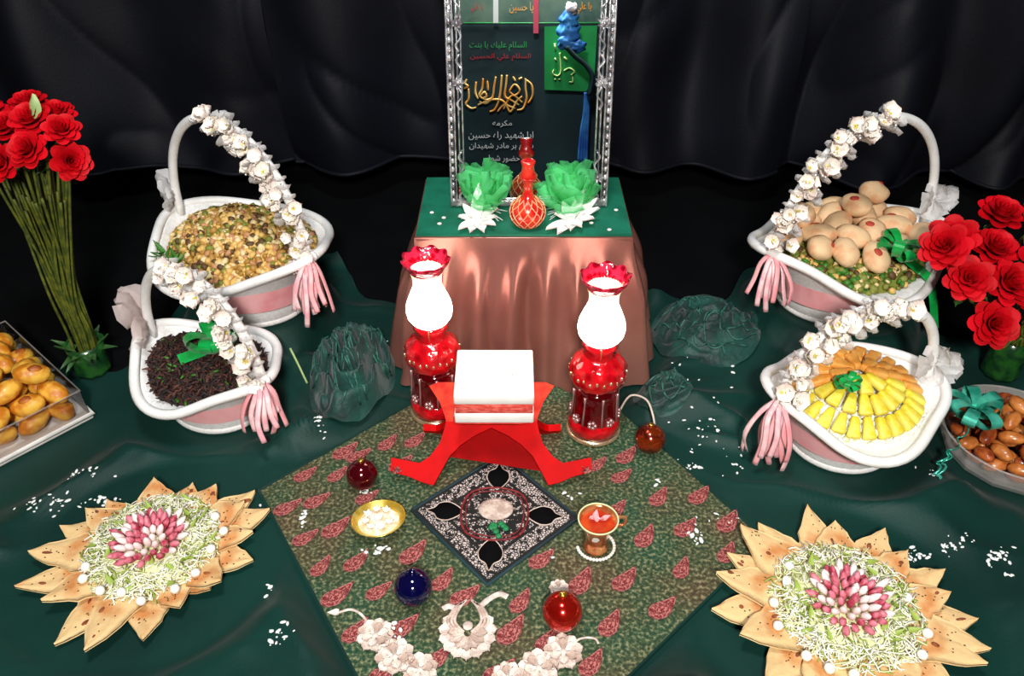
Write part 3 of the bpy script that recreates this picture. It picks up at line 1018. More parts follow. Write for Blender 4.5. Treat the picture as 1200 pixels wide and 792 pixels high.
sca = thing('blue_scarf', 'knotted light blue scarf with white top hanging over the green flag, seen in the mirror', 'scarf', (0, WALLF, 0))
mb = MB()
for px, py, rx, rz_, m in ((668, 24, 10, 10, 0), (668, 38, 12, 14, 0), (664, 49, 10, 8, 0), (676, 54, 10, 7, 0)):
    mb.add(sphere(1.0, 24, 18, (1, 1, 1), 0.5, 1.8, px), TR(wallpt(px, py, 0.075) + OFFV, (0, 0, 0), (rx * UNIT, 5 * UNIT, rz_ * UNIT)), m)
mb.build('knot', 'scarf_blue', sca)
MB().add(sphere(1.0, 16, 12, (1, 1, 1), 0.5, 2.0, 3), TR(wallpt(670, 11, 0.078) + OFFV, (0, 0, 0), (7 * UNIT, 4 * UNIT, 7 * UNIT))).build('white_top', 'scarf_white', sca)
mb = MB()
for k in range(4):
    L = [(686 + k * 1.2, 108), (685 + k * 1.5, 130), (681 + k * 2.4, 155), (678 + k * 3, 190)]
    mb.add(tube(spline([wallpt(x, y, 0.05) + OFFV for x, y in L], 16), 1.8 * UNIT, 8))
mb.build('hanging_tail', 'scarf_blue', sca)
MB().add(tube(spline([wallpt(x, y, 0.078) + OFFV for x, y in ((664, 55), (674, 66), (686, 76), (694, 90), (690, 112))], 20), [6 * UNIT] * 21, 8, True, 0.5)).build('shaded_fold', 'banner_dark', sca)  # scarf fold in shade, the shade put in as the dark banner colour
for px, y1, m, nm, lb in ((581, 27, 'ink_white', 'white_ribbon', 'white ribbon hanging over the banner strip, seen in the mirror'),
                          (628, 39, 'ribbon_rose', 'pink_ribbon', 'rose pink ribbon hanging over the banner edge, seen in the mirror')):
    vf = wallquad(px - 3, -20, px + 3, y1, 0.045, 0.002)
    tag(MB().add(vf).build(nm, m, None, False), lb, 'ribbon')

# ------------------------------------------------------------------ things on the green table
def keep_clear(v, base):
    """stop tulle at the leaning mirror and at the bottle's belly"""
    out = []
    for p in v:
        q = Vector(p) + base
        ym = MC.y + (q.z - MC.z) * math.tan(TILT) - 0.013
        q.y = min(q.y, ym)
        h = q.z - TT
        rad = 0.037 if h < 0.055 else (0.022 if h < 0.14 else 0.0)
        d = Vector((q.x - vp.x, q.y - vp.y, 0))
        if d.length < rad:
            d = d.normalized() * rad
            q.x, q.y = vp.x + d.x, vp.y + d.y
        q.z = max(q.z, TT + 0.001)
        out.append(q - base)
    return out

vp = at(618, 264, TT)
def tulle_bunch(px, py, Y, wd, label, seed):
    random.seed(seed)
    base = atY(px, py, Y); base.z = TT
    t = thing('tulle_bouquet', label, 'decoration', base, 0, 'green tulle bunches by the mirror')
    for k in range(26):
        a = rnd(0, 2 * PI); tilt = rnd(0.25, 1.35)
        M = TR((0, 0, 0.012), (0, 0, a)) @ TR((0, 0, 0), (0, -tilt, 0))
        q_ = MB().add(petal(rnd(0.045, 0.062) * wd, rnd(0.04, 0.055) * wd, 0.35, 0.05, 6, 7, 0.9, 0.0035, k * 1.3, True), M)
        q_.v = keep_clear(q_.v, base)
        q_.build('tulle_layer', 'tulle_green', t)
    mb = MB()
    for k in range(22):
        a = rnd(0, 2 * PI); r = rnd(0.03, 0.05)
        mb.add(tube([(0, 0, 0.006), (math.cos(a) * r * 0.6, math.sin(a) * r * 0.6, 0.010), (math.cos(a) * r, math.sin(a) * r, 0.003)], 0.0009, 4))
    mb.v = keep_clear(mb.v, base)
    mb.build('white_fringe', 'silk_white', t)
    mb = MB()
    for k in range(6):
        a = k * PI / 3
        mb.add(petal(0.034, 0.02, 0.3, 0.1, 4, 4), TR((0, 0, 0.006), (0, -0.15, a)))
    mb.v = keep_clear(mb.v, base)
    mb.build('gold_base', 'lamp_gold', t)
tulle_bunch(566, 243, 1.410, 1.45, 'bunch of green tulle at the left foot of the mirror, left of the red bottle', 11)
tulle_bunch(668, 241, 1.412, 1.5, 'bunch of green tulle at the right foot of the mirror, right of the red bottle', 12)
random.seed(5)

vp = at(618, 264, TT)
rv = thing('red_bottle', 'round-bellied red bottle with pale net pattern and flared neck on the green table', 'bottle', (vp.x, vp.y, TT))
prof = [(0.0, 0.0), (0.014, 0.0), (0.024, 0.006), (0.033, 0.020), (0.035, 0.032), (0.031, 0.045), (0.020, 0.056), (0.011, 0.064), (0.009, 0.078), (0.009, 0.092),
        (0.016, 0.100), (0.018, 0.106), (0.012, 0.114), (0.011, 0.124), (0.014, 0.134), (0.010, 0.136), (0.0, 0.120)]
MB().add(lathe(prof, 28)).build('bottle_body', 'red_vase', rv)
net = MB()
for d in (-1, 1):
    for k in range(12):
        pts = []
        for q in range(15):
            t = q / 14
            i = 1 + t * 5.6
            j = int(i); fr = i - j
            r = prof[j][0] * (1 - fr) + prof[j + 1][0] * fr; z = prof[j][1] * (1 - fr) + prof[j + 1][1] * fr
            a = 2 * PI * k / 12 + d * t * 1.6
            pts.append(((r + 0.0004) * math.cos(a), (r + 0.0004) * math.sin(a), z))
        net.add(tube(pts, 0.0011, 4))
net.build('net_pattern', 'vase_net', rv)

def silk(px, py, label, arms, seed):
    p = at(px, py, TT)
    t = thing('silk_flower', label, 'flower', (p.x, p.y, TT))
    for k, (ang, L, el) in enumerate(arms):
        MB().add(petal(L * 1.35, 0.024, 0.5, 0.08, 4, 6, 1.0), TR((0, 0, 0.010), (0, 0, math.radians(ang))) @ TR((0, 0, 0), (0, -math.radians(el), 0))).build('petal', 'silk_white', t)
    MB().add(sphere(0.011, 10, 8, (1, 1, 0.9), 0.15, 3)).build('flower_heart', 'silk_white', t, True, (0, 0, 0.012))
silk(559, 265, 'white silk flower with spiky petals on the green table, left of the red bottle',
     [(225, 0.036, -4), (255, 0.034, -6), (290, 0.034, -6), (325, 0.034, 2), (20, 0.036, 20), (80, 0.055, 62), (140, 0.034, 25), (180, 0.028, 10), (345, 0.03, 15), (110, 0.03, 40)], 1)
silk(669, 265, 'white silk flower with broad drooping petals on the green table, right of the red bottle',
     [(215, 0.046, -4), (240, 0.044, -6), (265, 0.030, -4), (300, 0.028, 2), (15, 0.046, 14), (35, 0.055, 18), (60, 0.045, 35), (120, 0.034, 30), (180, 0.028, 20), (350, 0.034, 8), (45, 0.05, 50)], 2)
for k, (px, py) in enumerate([(506, 249), (520, 255), (693, 261), (714, 269), (515, 262), (722, 246)]):
    p = at(px, py, TT + 0.002)
    tag(MB().add(sphere(0.0036, 8, 6, (1.3, 1, 0.7), 0.2, 3, k)).build('white_bead', 'pearl', None, True, p), 'tiny white bead on the green velvet table top', 'bead', 'white beads on the green table')

# ------------------------------------------------------------------ baskets
def arc_point(c, a, b, hz, z0, t):
    """handle arc in the basket's own x-z plane; t 0..1 from -x to +x"""
    th = PI * (1 - t)
    return Vector((a * math.cos(th), 0, z0 + hz * math.sin(th) ** 0.9))

def make_flower(s, petals, seed, mats=('petal_cream', 'flower_core')):
    mb = MB()
    for k in range(petals):
        a = 2 * PI * k / petals + seed
        mb.add(petal(s, s * 0.95, 0.45, 0.15, 4, 5, 0.75, 0, 0, True), TR((0, 0, 0.001), (0, 0, a)) @ TR((0, 0, 0), (0, -0.5, 0)), 0)
    for k in range(4):
        mb.add(sphere(s * 0.11, 6, 5), TR((rnd(-1, 1) * s * 0.2, rnd(-1, 1) * s * 0.2, s * 0.25)), 1)
    return mb.mesh('flower', list(mats))
FLOWERS = [make_flower(0.021, 5, 0.1), make_flower(0.019, 6, 0.9), make_flower(0.017, 5, 1.7, ('petal_cream', 'pearl'))]
TPET = [MB().add(petal(0.04, 0.042, 0.4, 0.2, 6, 7, 0.7, 0.003, k, True)).mesh('tulle_petal', 'tulle_white') for k in range(3)]
TPETP = [MB().add(petal(0.045, 0.048, 0.4, 0.2, 6, 7, 0.7, 0.003, k + 5, True)).mesh('tulle_petal', 'tulle_pale_pink') for k in range(3)]

def basket(center, z0, rz, a, b, hh, handle_h, label, inner, fl_t, seed, petal_scale=1.0, pink_bow=False, tass=0.09, rimdip=0.025, wick=0.05):
    """a,b: rim half axes; hh rim height; inner=+1/-1: the handle end that carries the garland"""
    random.seed(seed)
    t = thing('gift_basket', label, 'basket', (center.x, center.y, z0), rz, 'white handled baskets')
    def shp(p, ang, tt):
        x, y, z = p
        k = sstep(0.70, 0.98, tt)
        lob = 1 + 0.07 * math.cos(4 * ang + 0.6) * k
        return (x * a * lob, y * b * lob, z * hh + k * rimdip * (math.cos(2 * ang) + 0.35 * math.sin(3 * ang + seed)))
    prof = [(0.02, 0.0), (0.56, 0.0), (0.62, 0.03), (0.66, 0.2), (0.70, 0.42), (0.72, 0.55), (0.78, 0.68), (0.90, 0.84), (1.0, 0.97), (1.0, 1.0), (0.93, 0.96), (0.80, 0.84), (0.70, 0.6), (0.6, 0.5), (0.02, 0.5)]
    MB().add(lathe(prof, 64, lambda p, ang, tt: shp(p, ang, math.hypot(p[0], p[1])))).build('woven_body', 'white_wicker', t)
    # thick rolled rim
    rim = []
    for q in range(73):
        ang = 2 * PI * q / 72
        rim.append(shp((math.cos(ang) * 1.0, math.sin(ang) * 1.0, 1.0), ang, 1.0))
    MB().add(tube(rim, 0.010, 8, False)).build('rolled_rim', 'white_rim', t)
    # base ring
    MB().add(tube([(0.61 * a * math.cos(2 * PI * q / 48), 0.61 * b * math.sin(2 * PI * q / 48), 0.008) for q in range(49)], 0.008, 8, False)).build('foot_ring', 'white_wicker', t)
    # pink ribbon round the waist on the garland side
    a0 = 0 if inner > 0 else PI
    band = MB().add(grid(30, 3, lambda u, v: ((0.745 + 0.035 * v) * a * math.cos(a0 + (u - 0.5) * 3.4), (0.745 + 0.035 * v) * b * math.sin(a0 + (u - 0.5) * 3.4), hh * (0.36 + 0.34 * v))))
    band.build('pink_band', 'pink_ribbon', t)
    # handle
    hz0 = hh + rimdip * 0.7
    ha = a * 0.97
    pts = [arc_point(None, ha, 0, handle_h, hz0 - 0.01, i / 48) for i in range(49)]
    MB().add(tube(pts, 0.0095, 10)).build('handle', 'white_rim', t)
    # garland along the inner half of the handle
    gar = bpy.data.objects.new('garland', None); C.objects.link(gar); gar.parent = t
    n = int(32 * petal_scale)
    pearls = MB()
    for i in range(n):
        tt = fl_t + (1.0 - fl_t) * i / (n - 1)
        if inner < 0: tt = 1 - tt
        p = arc_point(None, ha, 0, handle_h, hz0 - 0.01, tt)
        out = Vector((p.x * rnd(-0.3, 1.3), -0.10 - rnd(0, 0.16), (p.z - hz0) * rnd(0.2, 1.0) + 0.05)).normalized()
        wd = 0.011 + 0.013 * sstep(0, 0.35, i / n)
        off = Vector((rnd(-1, 1) * wd, rnd(-.022, -0.004), rnd(-1, 1) * wd))
        q = out.to_track_quat('Z', 'X').to_euler()
        o = link('flower', FLOWERS[i % 3], gar, p + off + out * 0.004, q)
        o.rotation_euler.rotate_axis('Z', rnd(0, 6)); o.scale = (rnd(1.0, 1.35),) * 3
        for z in range(3):
            pearls.add(sphere(0.0022, 6, 4), TR(p + off + out * rnd(0.008, 0.02) + Vector((rnd(-1, 1), rnd(-1, 0), rnd(-1, 1))) * 0.014))
        if i % 2 == 0:
            d = Vector((-inner * 0.6, -0.4, -0.5 + rnd(-.3, .3)))
            o = link('tulle_petal', TPET[i % 3], gar, p + off * 0.5, d.to_track_quat('X', 'Z').to_euler()); o.scale = (rnd(0.8, 1.15),) * 3
            d = Vector((inner * 0.6, -0.4, 0.5 + rnd(-.3, .3)))
            o = link('tulle_petal', TPET[(i + 1) % 3], gar, p, d.to_track_quat('X', 'Z').to_euler()); o.scale = (rnd(0.6, 0.85),) * 3
    pearls.build('pearl_sprinkle', 'pearl', gar)['kind'] = 'stuff'
    # tulle bow at the other handle end
    bow = bpy.data.objects.new('tulle_bow', None); C.objects.link(bow); bow.parent = t
    e = arc_point(None, ha, 0, handle_h, hz0 - 0.01, 0.06 if inner > 0 else 0.94)
    for k in range(7):
        ang = 2 * PI * k / 7
        d = Vector((-inner * 0.35 + math.cos(ang), -0.35, math.sin(ang)))
        o = link('tulle_petal', (TPETP if pink_bow else TPET)[k % 3], bow, e + Vector((-inner * 0.006, -0.004, 0)), d.to_track_quat('X', 'Y').to_euler()); o.scale = (rnd(1.0, 1.3) * (1.35 if pink_bow else 1.0),) * 3
    # pink ribbon tassel at the garland end
    tas = bpy.data.objects.new('ribbon_tassel', None); C.objects.link(tas); tas.parent = t
    e = arc_point(None, ha, 0, handle_h, hz0 - 0.01, 0.985 if inner > 0 else 0.015) + Vector((inner * 0.012, -0.012, 0.012))
    for k in range(13):
        dx = inner * rnd(-0.01, 0.05); dy = rnd(-0.06, 0.01); L = rnd(0.6, 1.0) * tass
        c = [e, e + Vector((dx * 0.7, dy * 0.6, -L * 0.2)), e + Vector((dx + rnd(-.01, .01), dy, -L * 0.6)), e + Vector((dx * 1.1 + rnd(-.012, .012), dy * 1.1, -L))]
        MB().add(tube(spline(c, 14), [0.0065] * 13 + [0.004, 0.002], 6, True, 0.25) if False else tube(spline(c, 12), 0.0055, 6, True, 0.25)).build('ribbon_strand', 'pink_tassel' if k % 3 else 'pink_ribbon', tas)
    return t

def mound_z(r, top, edge):
    return edge + (top - edge) * math.cos(min(1, r) * PI / 2) ** 0.8

def bow(name, loc, s, label, m='green_ribbon', loops=7, seed=1, tails=(), rz=0.0):
    random.seed(seed)
    t = thing(name, label, 'bow', loc, rz)
    for k in range(loops):
        a = 2 * PI * k / loops + rnd(-.3, .3); el = rnd(0.15, 0.9)
        L = s * rnd(0.8, 1.15)
        def lp(u, v):
            th = PI * 2 * u
            x = L * (0.5 - 0.5 * math.cos(th)); z = 0.28 * L * math.sin(th)
            return (x, (v - 0.5) * s * 0.42 * (0.3 + 0.7 * math.sin(PI * u)), z)
        MB().add(grid(14, 3, lp), TR((0, 0, s * 0.15), (0, 0, a)) @ TR((0, 0, 0), (0, -el, 0))).build('loop', m, t)
    MB().add(sphere(s * 0.22, 10, 8, (1, 1, 0.8))).build('knot', m, t, True, (0, 0, s * 0.22))
    for pts in tails:
        P = spline(pts, 20)
        def tf(u, v, P=P):
            i = min(len(P) - 1, int(u * (len(P) - 1)))
            d = (P[min(i + 1, len(P) - 1)] - P[max(i - 1, 0)]).normalized()
            sd = d.cross(Vector((0.2, -1, 0.4))).normalized()
            return P[i] + sd * (v - 0.5) * s * 0.36
        MB().add(grid(20, 2, tf)).build('tail', m, t)
    return t

ROTL, ROTLF, ROTR, ROTRF = math.radians(-33), math.radians(-30), math.radians(23), math.radians(14)
ZR = RISE + 0.0065
basket(LR, ZR, ROTL, 0.205, 0.180, 0.150, 0.265, 'large white basket heaped with golden nuts and seeds, garland on its handle', 1, 0.50, 21, 1.15, tass=0.13)
basket(LF, 0.0065, ROTLF, 0.155, 0.128, 0.115, 0.205, 'small white basket of dark brown dried herbs with a green bow', 1, 0.45, 22, 0.95, True, tass=0.10, rimdip=0.022)
basket(RR, ZR, ROTR, 0.215, 0.185, 0.140, 0.275, 'large white basket filled with round beige cookies, green ribbon on its edge', -1, 0.50, 23, 1.15, tass=0.12)
basket(RF, 0.0065, ROTRF, 0.158, 0.150, 0.120, 0.190, 'white basket of orange and yellow jelly sticks laid out like a flower', -1, 0.45, 24, 1.0, tass=0.13, rimdip=0.022)

def loc_basket(c, z0, rz, x, y, z):
    return Vector((c.x + x * math.cos(rz) - y * math.sin(rz), c.y + x * math.sin(rz) + y * math.cos(rz), z0 + z))

def fill_stuff(name, label, c, z0, rz, a, b, top, edge, n, size, mats, weights, seed, shape_='nut', bed=None, cat='nuts', wave=(0.025, 21, 0.15), slope=0.0, shift=(0, 0)):
    random.seed(seed)
    mb = MB()
    protos = []
    for k in range(5):
        if shape_ == 'nut':
            protos.append(sphere(1.0, 7, 5, (1.0, rnd(0.6, 0.9), rnd(0.5, 0.8)), 0.25, 2, k))
        else:
            protos.append(tube([(-1, 0, 0), (-0.3, rnd(-.3, .3), rnd(0, .3)), (0.4, rnd(-.3, .3), 0.1), (1, rnd(-.4, .4), 0)], [0.12, 0.3, 0.28, 0.1], 4))
    # support bed: its edge meets the basket's inner wall
    rd, sd, hh = wave
    def surf(u, ang):
        lob = 0.84 * (1 + 0.035 * math.cos(4 * ang + 0.6))
        ez = hh * 0.877 + 0.5 * rd * (math.cos(2 * ang) + 0.35 * math.sin(3 * ang + sd))
        x, y = a * lob * u * math.cos(ang), b * lob * u * math.sin(ang)
        return Vector((x, y, mound_z(u, top, ez) + slope * y * (1 - u * u)))
    mb.add(grid(16, 48, lambda u, v: surf(u, 2 * PI * v) - Vector((0, 0, size * 0.4))), None, 0)
    for k in range(n):
        r = math.sqrt(rnd(0, 1)) * 0.97; th = rnd(0, 2 * PI)
        p = surf(r, th)
        s = size * rnd(0.6, 1.2)
        mi = random.choices(range(len(mats)), weights)[0]
        mb.add(protos[k % 5], TR((p.x, p.y, p.z + rnd(-0.3, 0.6) * size), (rnd(-1, 1), rnd(-1, 1), rnd(0, 6)), s), mi)
    o = mb.build(name, mats, None, True, (c.x, c.y, z0), (0, 0, rz))
    tag(o, label, cat, None, 'stuff')
    return surf

fill_stuff('mixed_nuts', 'heap of golden nuts and seeds filling the large left basket', LR, ZR, ROTL, 0.205, 0.180, 0.205, 0.138, 2000, 0.0095,
           ['nut_a', 'nut_b', 'nut_c', 'nut_d', 'nut_e', 'nut_f'], [5, 4, 3, 4, 2.5, 2], 31)
fill_stuff('dried_herbs', 'dark brown dried herbs filling the small left basket', LF, 0.0065, ROTLF, 0.155, 0.128, 0.132, 0.103, 1500, 0.0095,
           ['herb_brown', 'herb_dark', 'herb_mid', 'herb_green'], [5, 4, 2, 0.5], 32, 'shred', cat='herbs', wave=(0.022, 22, 0.115))
bed_rr = fill_stuff('pistachio_bed', 'bed of green pistachio and seed bits under the beige cookies', RR, ZR, ROTR, 0.215, 0.185, 0.142, 0.112, 1100, 0.0095,
           ['nut_c', 'herb_green', 'nut_a', 'nut_e', 'nut_d'], [4, 3, 2, 2, 1.5], 33, cat='nuts', wave=(0.025, 23, 0.14))
fill_stuff('sugar_bed', 'white sugar bed under the orange and yellow jelly sticks', RF, 0.0065, ROTRF, 0.158, 0.150, 0.148, 0.100, 500, 0.007,
           ['cheese', 'shred_pale'], [4, 1], 34, cat='sugar', wave=(0.022, 24, 0.12), slope=0.12)
random.seed(8)
# green leaves tucked in nut basket
p = loc_basket(LR, ZR, ROTL, -0.07, -0.135, 0.155)
mb = MB()
for k in range(14):
    mb.add(petal(rnd(0.02, 0.035), 0.012, 0.3, 0.3, 3, 4), TR((rnd(-.035, .035), rnd(-.012, .012), 0), (rnd(-.4, .4), -rnd(0, .8), rnd(0, 6.28))))
tag(mb.build('parsley_sprig', 'herb_green', None, True, p, (0, 0, ROTL)), 'green herb sprig on the front edge of the nut heap', 'herb')

# cookies: pixel centres in the photograph, dome of the rear right basket
ck = []
COOK = [(985, 232, .222), (1020, 240, .225), (968, 249, .215), (1001, 258, .222), (958, 268, .205), (985, 272, .212), (1016, 279, .208), (1040, 262, .205), (937, 291, .19), (1000, 307, .195),
        (972, 303, .195), (948, 276, .192), (1046, 278, .195), (1030, 296, .195), (984, 289, .205), (960, 290, .198), (1010, 262, .215), (1067, 282, .185), (935, 262, .188), (1038, 247, .205), (980, 318, .178)]
cm, cmd = [], []
for k in range(3):
    cm.append(MB().add(sphere(0.0285, 16, 10, (1.18 if k else 1.30, 0.92, 0.70), 0.12, 1.5, k)).mesh('cookie_body', 'cookie'))
    cmd.append(MB().add(sphere(0.0095, 10, 6, (1, 1, 0.35), 0.1, 2, k)).mesh('jam_spot', 'cookie_dot'))
CP_, CA_, CR_ = [], [], []
for k, (px, py, z) in enumerate(COOK):
    p = at(px, py, z + (0.032 if py < 262 else 0.014))
    e = Euler((rnd(-.4, .5), rnd(-.3, .3), rnd(0, 6)))
    CP_.append(p); CR_.append(e); CA_.append(e.to_matrix() @ Vector((1, 0, 0)))
def rr_local(x, y):
    dx, dy = x - RR.x, y - RR.y
    return (dx * math.cos(ROTR) + dy * math.sin(ROTR), -dx * math.sin(ROTR) + dy * math.cos(ROTR))
def cookie_floor(x, y):
    lx, ly = rr_local(x, y)
    ang = math.atan2(ly / 0.185, lx / 0.215)
    u = math.hypot(lx / 0.215, ly / 0.185) / 0.84
    return ZR + bed_rr(min(1, u), ang).z + 0.002
def cookie_bound(p):
    lx, ly = rr_local(p.x, p.y)
    u = math.hypot(lx / 0.215, ly / 0.185)
    if u > 0.72:
        k = 0.72 / u
        p.x = RR.x + (p.x - RR.x) * k; p.y = RR.y + (p.y - RR.y) * k
settle(CP_, CA_, 0.0130, 0.0242, cookie_floor, cookie_bound, 140, 0.0010)
for k, p in enumerate(CP_):
    t = thing('cookie', 'beige ball cookie with a red jam spot in the large right basket' if k in (1, 4, 8, 9, 3, 12, 15, 6, 10) else 'plain beige ball cookie piled in the large right basket',
              'cookie', p, 0, 'beige cookies in the large right basket', CR_[k])
    t.scale = (1.12,) * 3
    link('dough', cm[k % 3], t)
    if k in (1, 4, 8, 9, 3, 12, 15, 6, 10):
        link('jam_spot', cmd[k % 3], t, (0.004, -0.008, 0.0168))

# jelly sticks arranged as a flower in the front right basket
def stick_shape():
    v, f = box(0.042, 0.025, 0.016, 0.006, 3)
    return [Vector((p.x, p.y * (0.78 + 0.26 * p.x / 0.021), p.z)) for p in v], f
sm_y = MB().add(stick_shape()).mesh('jelly_stick', 'stick_yellow')
sm_o = MB().add(stick_shape()).mesh('jelly_stick', 'stick_orange')
for ringi, (r, cnt, z, tilt) in enumerate(((0.105, 27, 0.142, 0.42), (0.066, 17, 0.160, 0.30), (0.031, 8, 0.177, 0.20))):
    for k in range(cnt):
        th = 2 * PI * (k + 0.5 * (ringi % 2)) / cnt + rnd(-.02, .02)
        x, y = r * math.cos(th), r * 0.93 * math.sin(th)
        up = y > -0.004
        slope = 0.12
        o = link('jelly_stick', sm_o if up else sm_y, None, Vector((RF.x + x - 0.004, RF.y + y - 0.006, z + slope * y + rnd(-.001, .001))), (rnd(-.10, .10), tilt - slope * math.sin(th) + rnd(-.04, .04), th))
        o.scale = (rnd(0.92, 1.0), rnd(0.95, 1.05), rnd(0.95, 1.05))
        tag(o, ('orange' if up else 'yellow') + ' sugared jelly stick, ' + ('outer', 'middle', 'inner')[ringi] + ' ring of the flower in the front basket', 'candy',
            ('outer', 'middle', 'inner')[ringi] + (' orange' if up else ' yellow') + ' jelly sticks')

# bows
p = loc_basket(LF, 0.0065, ROTLF, 0.018, 0.015, 0.128)
bow('ribbon_bow', p + Vector((0, 0, 0.012)), 0.056, 'shiny green bow lying on the dark dried herbs', seed=3, loops=8,
    tails=[[(0, 0, 0.01), (-0.03, -0.02, 0.008), (-0.06, -0.035, 0.004)], [(0, 0, 0.01), (-0.01, 0.03, 0.012), (-0.04, 0.05, 0.006)]])
st0 = at(340, 408, 0.14)
tag(MB().add(tube([(0, 0, 0), at(350, 428, 0.115) - st0, at(360, 449, 0.09) - st0], 0.0022, 6)).build('green_straw', 'leaf_pale', None, True, st0), 'thin green straw sticking out beside the herb basket garland', 'straw')
p = at(1050, 300, 0.246)
q = at(1084, 330, 0.19) - p; q2 = at(1082, 380, 0.08) - p
bow('ribbon_bow', p, 0.050, 'shiny green bow with a long tail over the edge of the cookie basket', seed=4, loops=8,
    tails=[[(0, 0, 0.012), q * 0.6 + Vector((0, 0, .012)), q + Vector((0.0, -0.02, 0.01)), q2 + Vector((0, -0.045, 0.02))]])
p = at(992, 454, 0.176)
bow('ribbon_bow', p, 0.026, 'small green bow in the middle of the jelly sticks', seed=5, loops=10)

# ------------------------------------------------------------------ oil-style lamps
def lamp(p, label, cord=None, seed=0):
    t = thing('table_lamp', label, 'lamp', (p.x, p.y, 0.0135), 0.0, 'pair of red glass lamps')
    MB().add(lathe([(0.0, 0.0), (0.052, 0.0), (0.054, 0.005), (0.051, 0.010), (0.0, 0.010)], 36)).build('gold_foot_ring', 'lamp_gold', t)
    MB().add(lathe([(0.0, 0.010), (0.050, 0.010), (0.050, 0.022), (0.046, 0.034), (0.044, 0.06), (0.042, 0.09), (0.042, 0.112), (0.036, 0.118), (0.0, 0.118)], 36)).build('glass_column', 'lamp_dark_glass', t)
    MB().add(lathe([(0.047, 0.012), (0.0515, 0.020), (0.050, 0.034), (0.046, 0.042), (0.043, 0.044)], 36)).build('faceted_foot', 'lamp_red_glass', t)
    for k in range(8):
        a = 2 * PI * k / 8 + 0.2
        pts = [(r * math.cos(a), r * math.sin(a), z) for r, z in ((0.0475, 0.045), (0.0455, 0.07), (0.0440, 0.095), (0.0445, 0.112))]
        MB().add(tube(pts, [0.0028, 0.0018, 0.0018, 0.003], 6)).build('column_rib', 'lamp_silver', t)
        a2 = a + PI / 8
        mb = MB()
        for q in range(5):
            mb.add(sphere(0.0042, 7, 5), TR((0.0465 * math.cos(a2) + 0.006 * math.cos(q * 1.256) * -math.sin(a2), 0.0465 * math.sin(a2) + 0.006 * math.cos(q * 1.256) * math.cos(a2), 0.050 + 0.006 * math.sin(q * 1.256))))
        mb.build('rosette', 'lamp_silver', t)
    MB().add(lathe([(0.030, 0.114), (0.040, 0.120), (0.050, 0.132), (0.054, 0.146), (0.053, 0.160), (0.046, 0.174), (0.034, 0.184), (0.026, 0.190), (0.0, 0.190)], 36,
                   lambda p_, a, tt: (p_[0] * (1 + 0.03 * math.cos(12 * a)), p_[1] * (1 + 0.03 * math.cos(12 * a)), p_[2]))).build('oil_font', 'lamp_red_glass', t)
    mb = MB()
    for k in range(26):
        a = 2 * PI * k / 26
        mb.add(sphere(0.0030, 7, 5, (1, 1, 1.7)), TR((0.0525 * math.cos(a), 0.0525 * math.sin(a), 0.151 + 0.004 * (k % 2)), (0, 0.2, a)))
    mb.build('gold_beading', 'lamp_gold', t)['kind'] = 'stuff'
    MB().add(lathe([(0.026, 0.186), (0.030, 0.192), (0.027, 0.202), (0.033, 0.210), (0.030, 0.216), (0.026, 0.222), (0.0, 0.222)], 30)).build('burner_collar', 'lamp_red_glass', t)
    MB().add(lathe([(0.024, 0.219), (0.034, 0.225), (0.041, 0.236), (0.043, 0.248), (0.041, 0.262), (0.035, 0.278), (0.029, 0.292), (0.0265, 0.300)], 36)).build('glowing_globe', 'lamp_globe', t)
    MB().add(lathe([(0.0265, 0.300), (0.0258, 0.312), (0.027, 0.324), (0.031, 0.333)], 36)).build('chimney_neck', 'lamp_neck', t)
    def ruf(p_, a, tt):
        k = 1 + 0.10 * tt * math.cos(9 * a)
        return (p_[0] * k, p_[1] * k, p_[2] + 0.004 * tt * math.cos(9 * a))
    MB().add(lathe([(0.0305, 0.332), (0.034, 0.340), (0.040, 0.348), (0.043, 0.357), (0.041, 0.357), (0.036, 0.348), (0.030, 0.340)], 72, ruf)).build('ruffled_rim', 'lamp_ruffle', t)
    for k in range(3):
        a = 2 * PI * k / 3 + 0.5
        MB().add(tube([(0.027 * math.cos(a), 0.027 * math.sin(a), 0.19), (0.034 * math.cos(a), 0.034 * math.sin(a), 0.215), (0.031 * math.cos(a), 0.031 * math.sin(a), 0.23)], 0.0016, 5)).build('globe_clip', 'lamp_gold', t)
    if cord:
        MB().add(tube(spline(cord, 30), 0.0022, 6)).build('power_cord', 'wire_white', t)
    return t
pl_ = at(512, 480, 0.0135); pr_ = at(695, 502, 0.0135)
lamp(pl_, 'red glass lamp with glowing white globe, beside the left arm of the book stand')
c1 = at(765, 486, 0.05) - Vector((pr_.x, pr_.y, 0.0135)); c0 = at(738, 464, 0.05) - Vector((pr_.x, pr_.y, 0.0135))
c2 = at(768, 505, 0.02) - Vector((pr_.x, pr_.y, 0.0135))
lamp(pr_, 'red glass lamp with glowing white globe and a white cord, near the copper bauble', [(0.045, 0.0, 0.035), c0, at(757, 468, .055) - Vector((pr_.x, pr_.y, 0.0135)), c1, c2])

# ------------------------------------------------------------------ book stand and book
BX, BY, SZ0 = -0.038, 1.085, 0.0165
HZ = 0.0715                                     # hinge height above the cloth
st = thing('book_stand', 'red folding book stand with crossed boards and flared feet, under the white book', 'book stand', (BX, BY, SZ0))
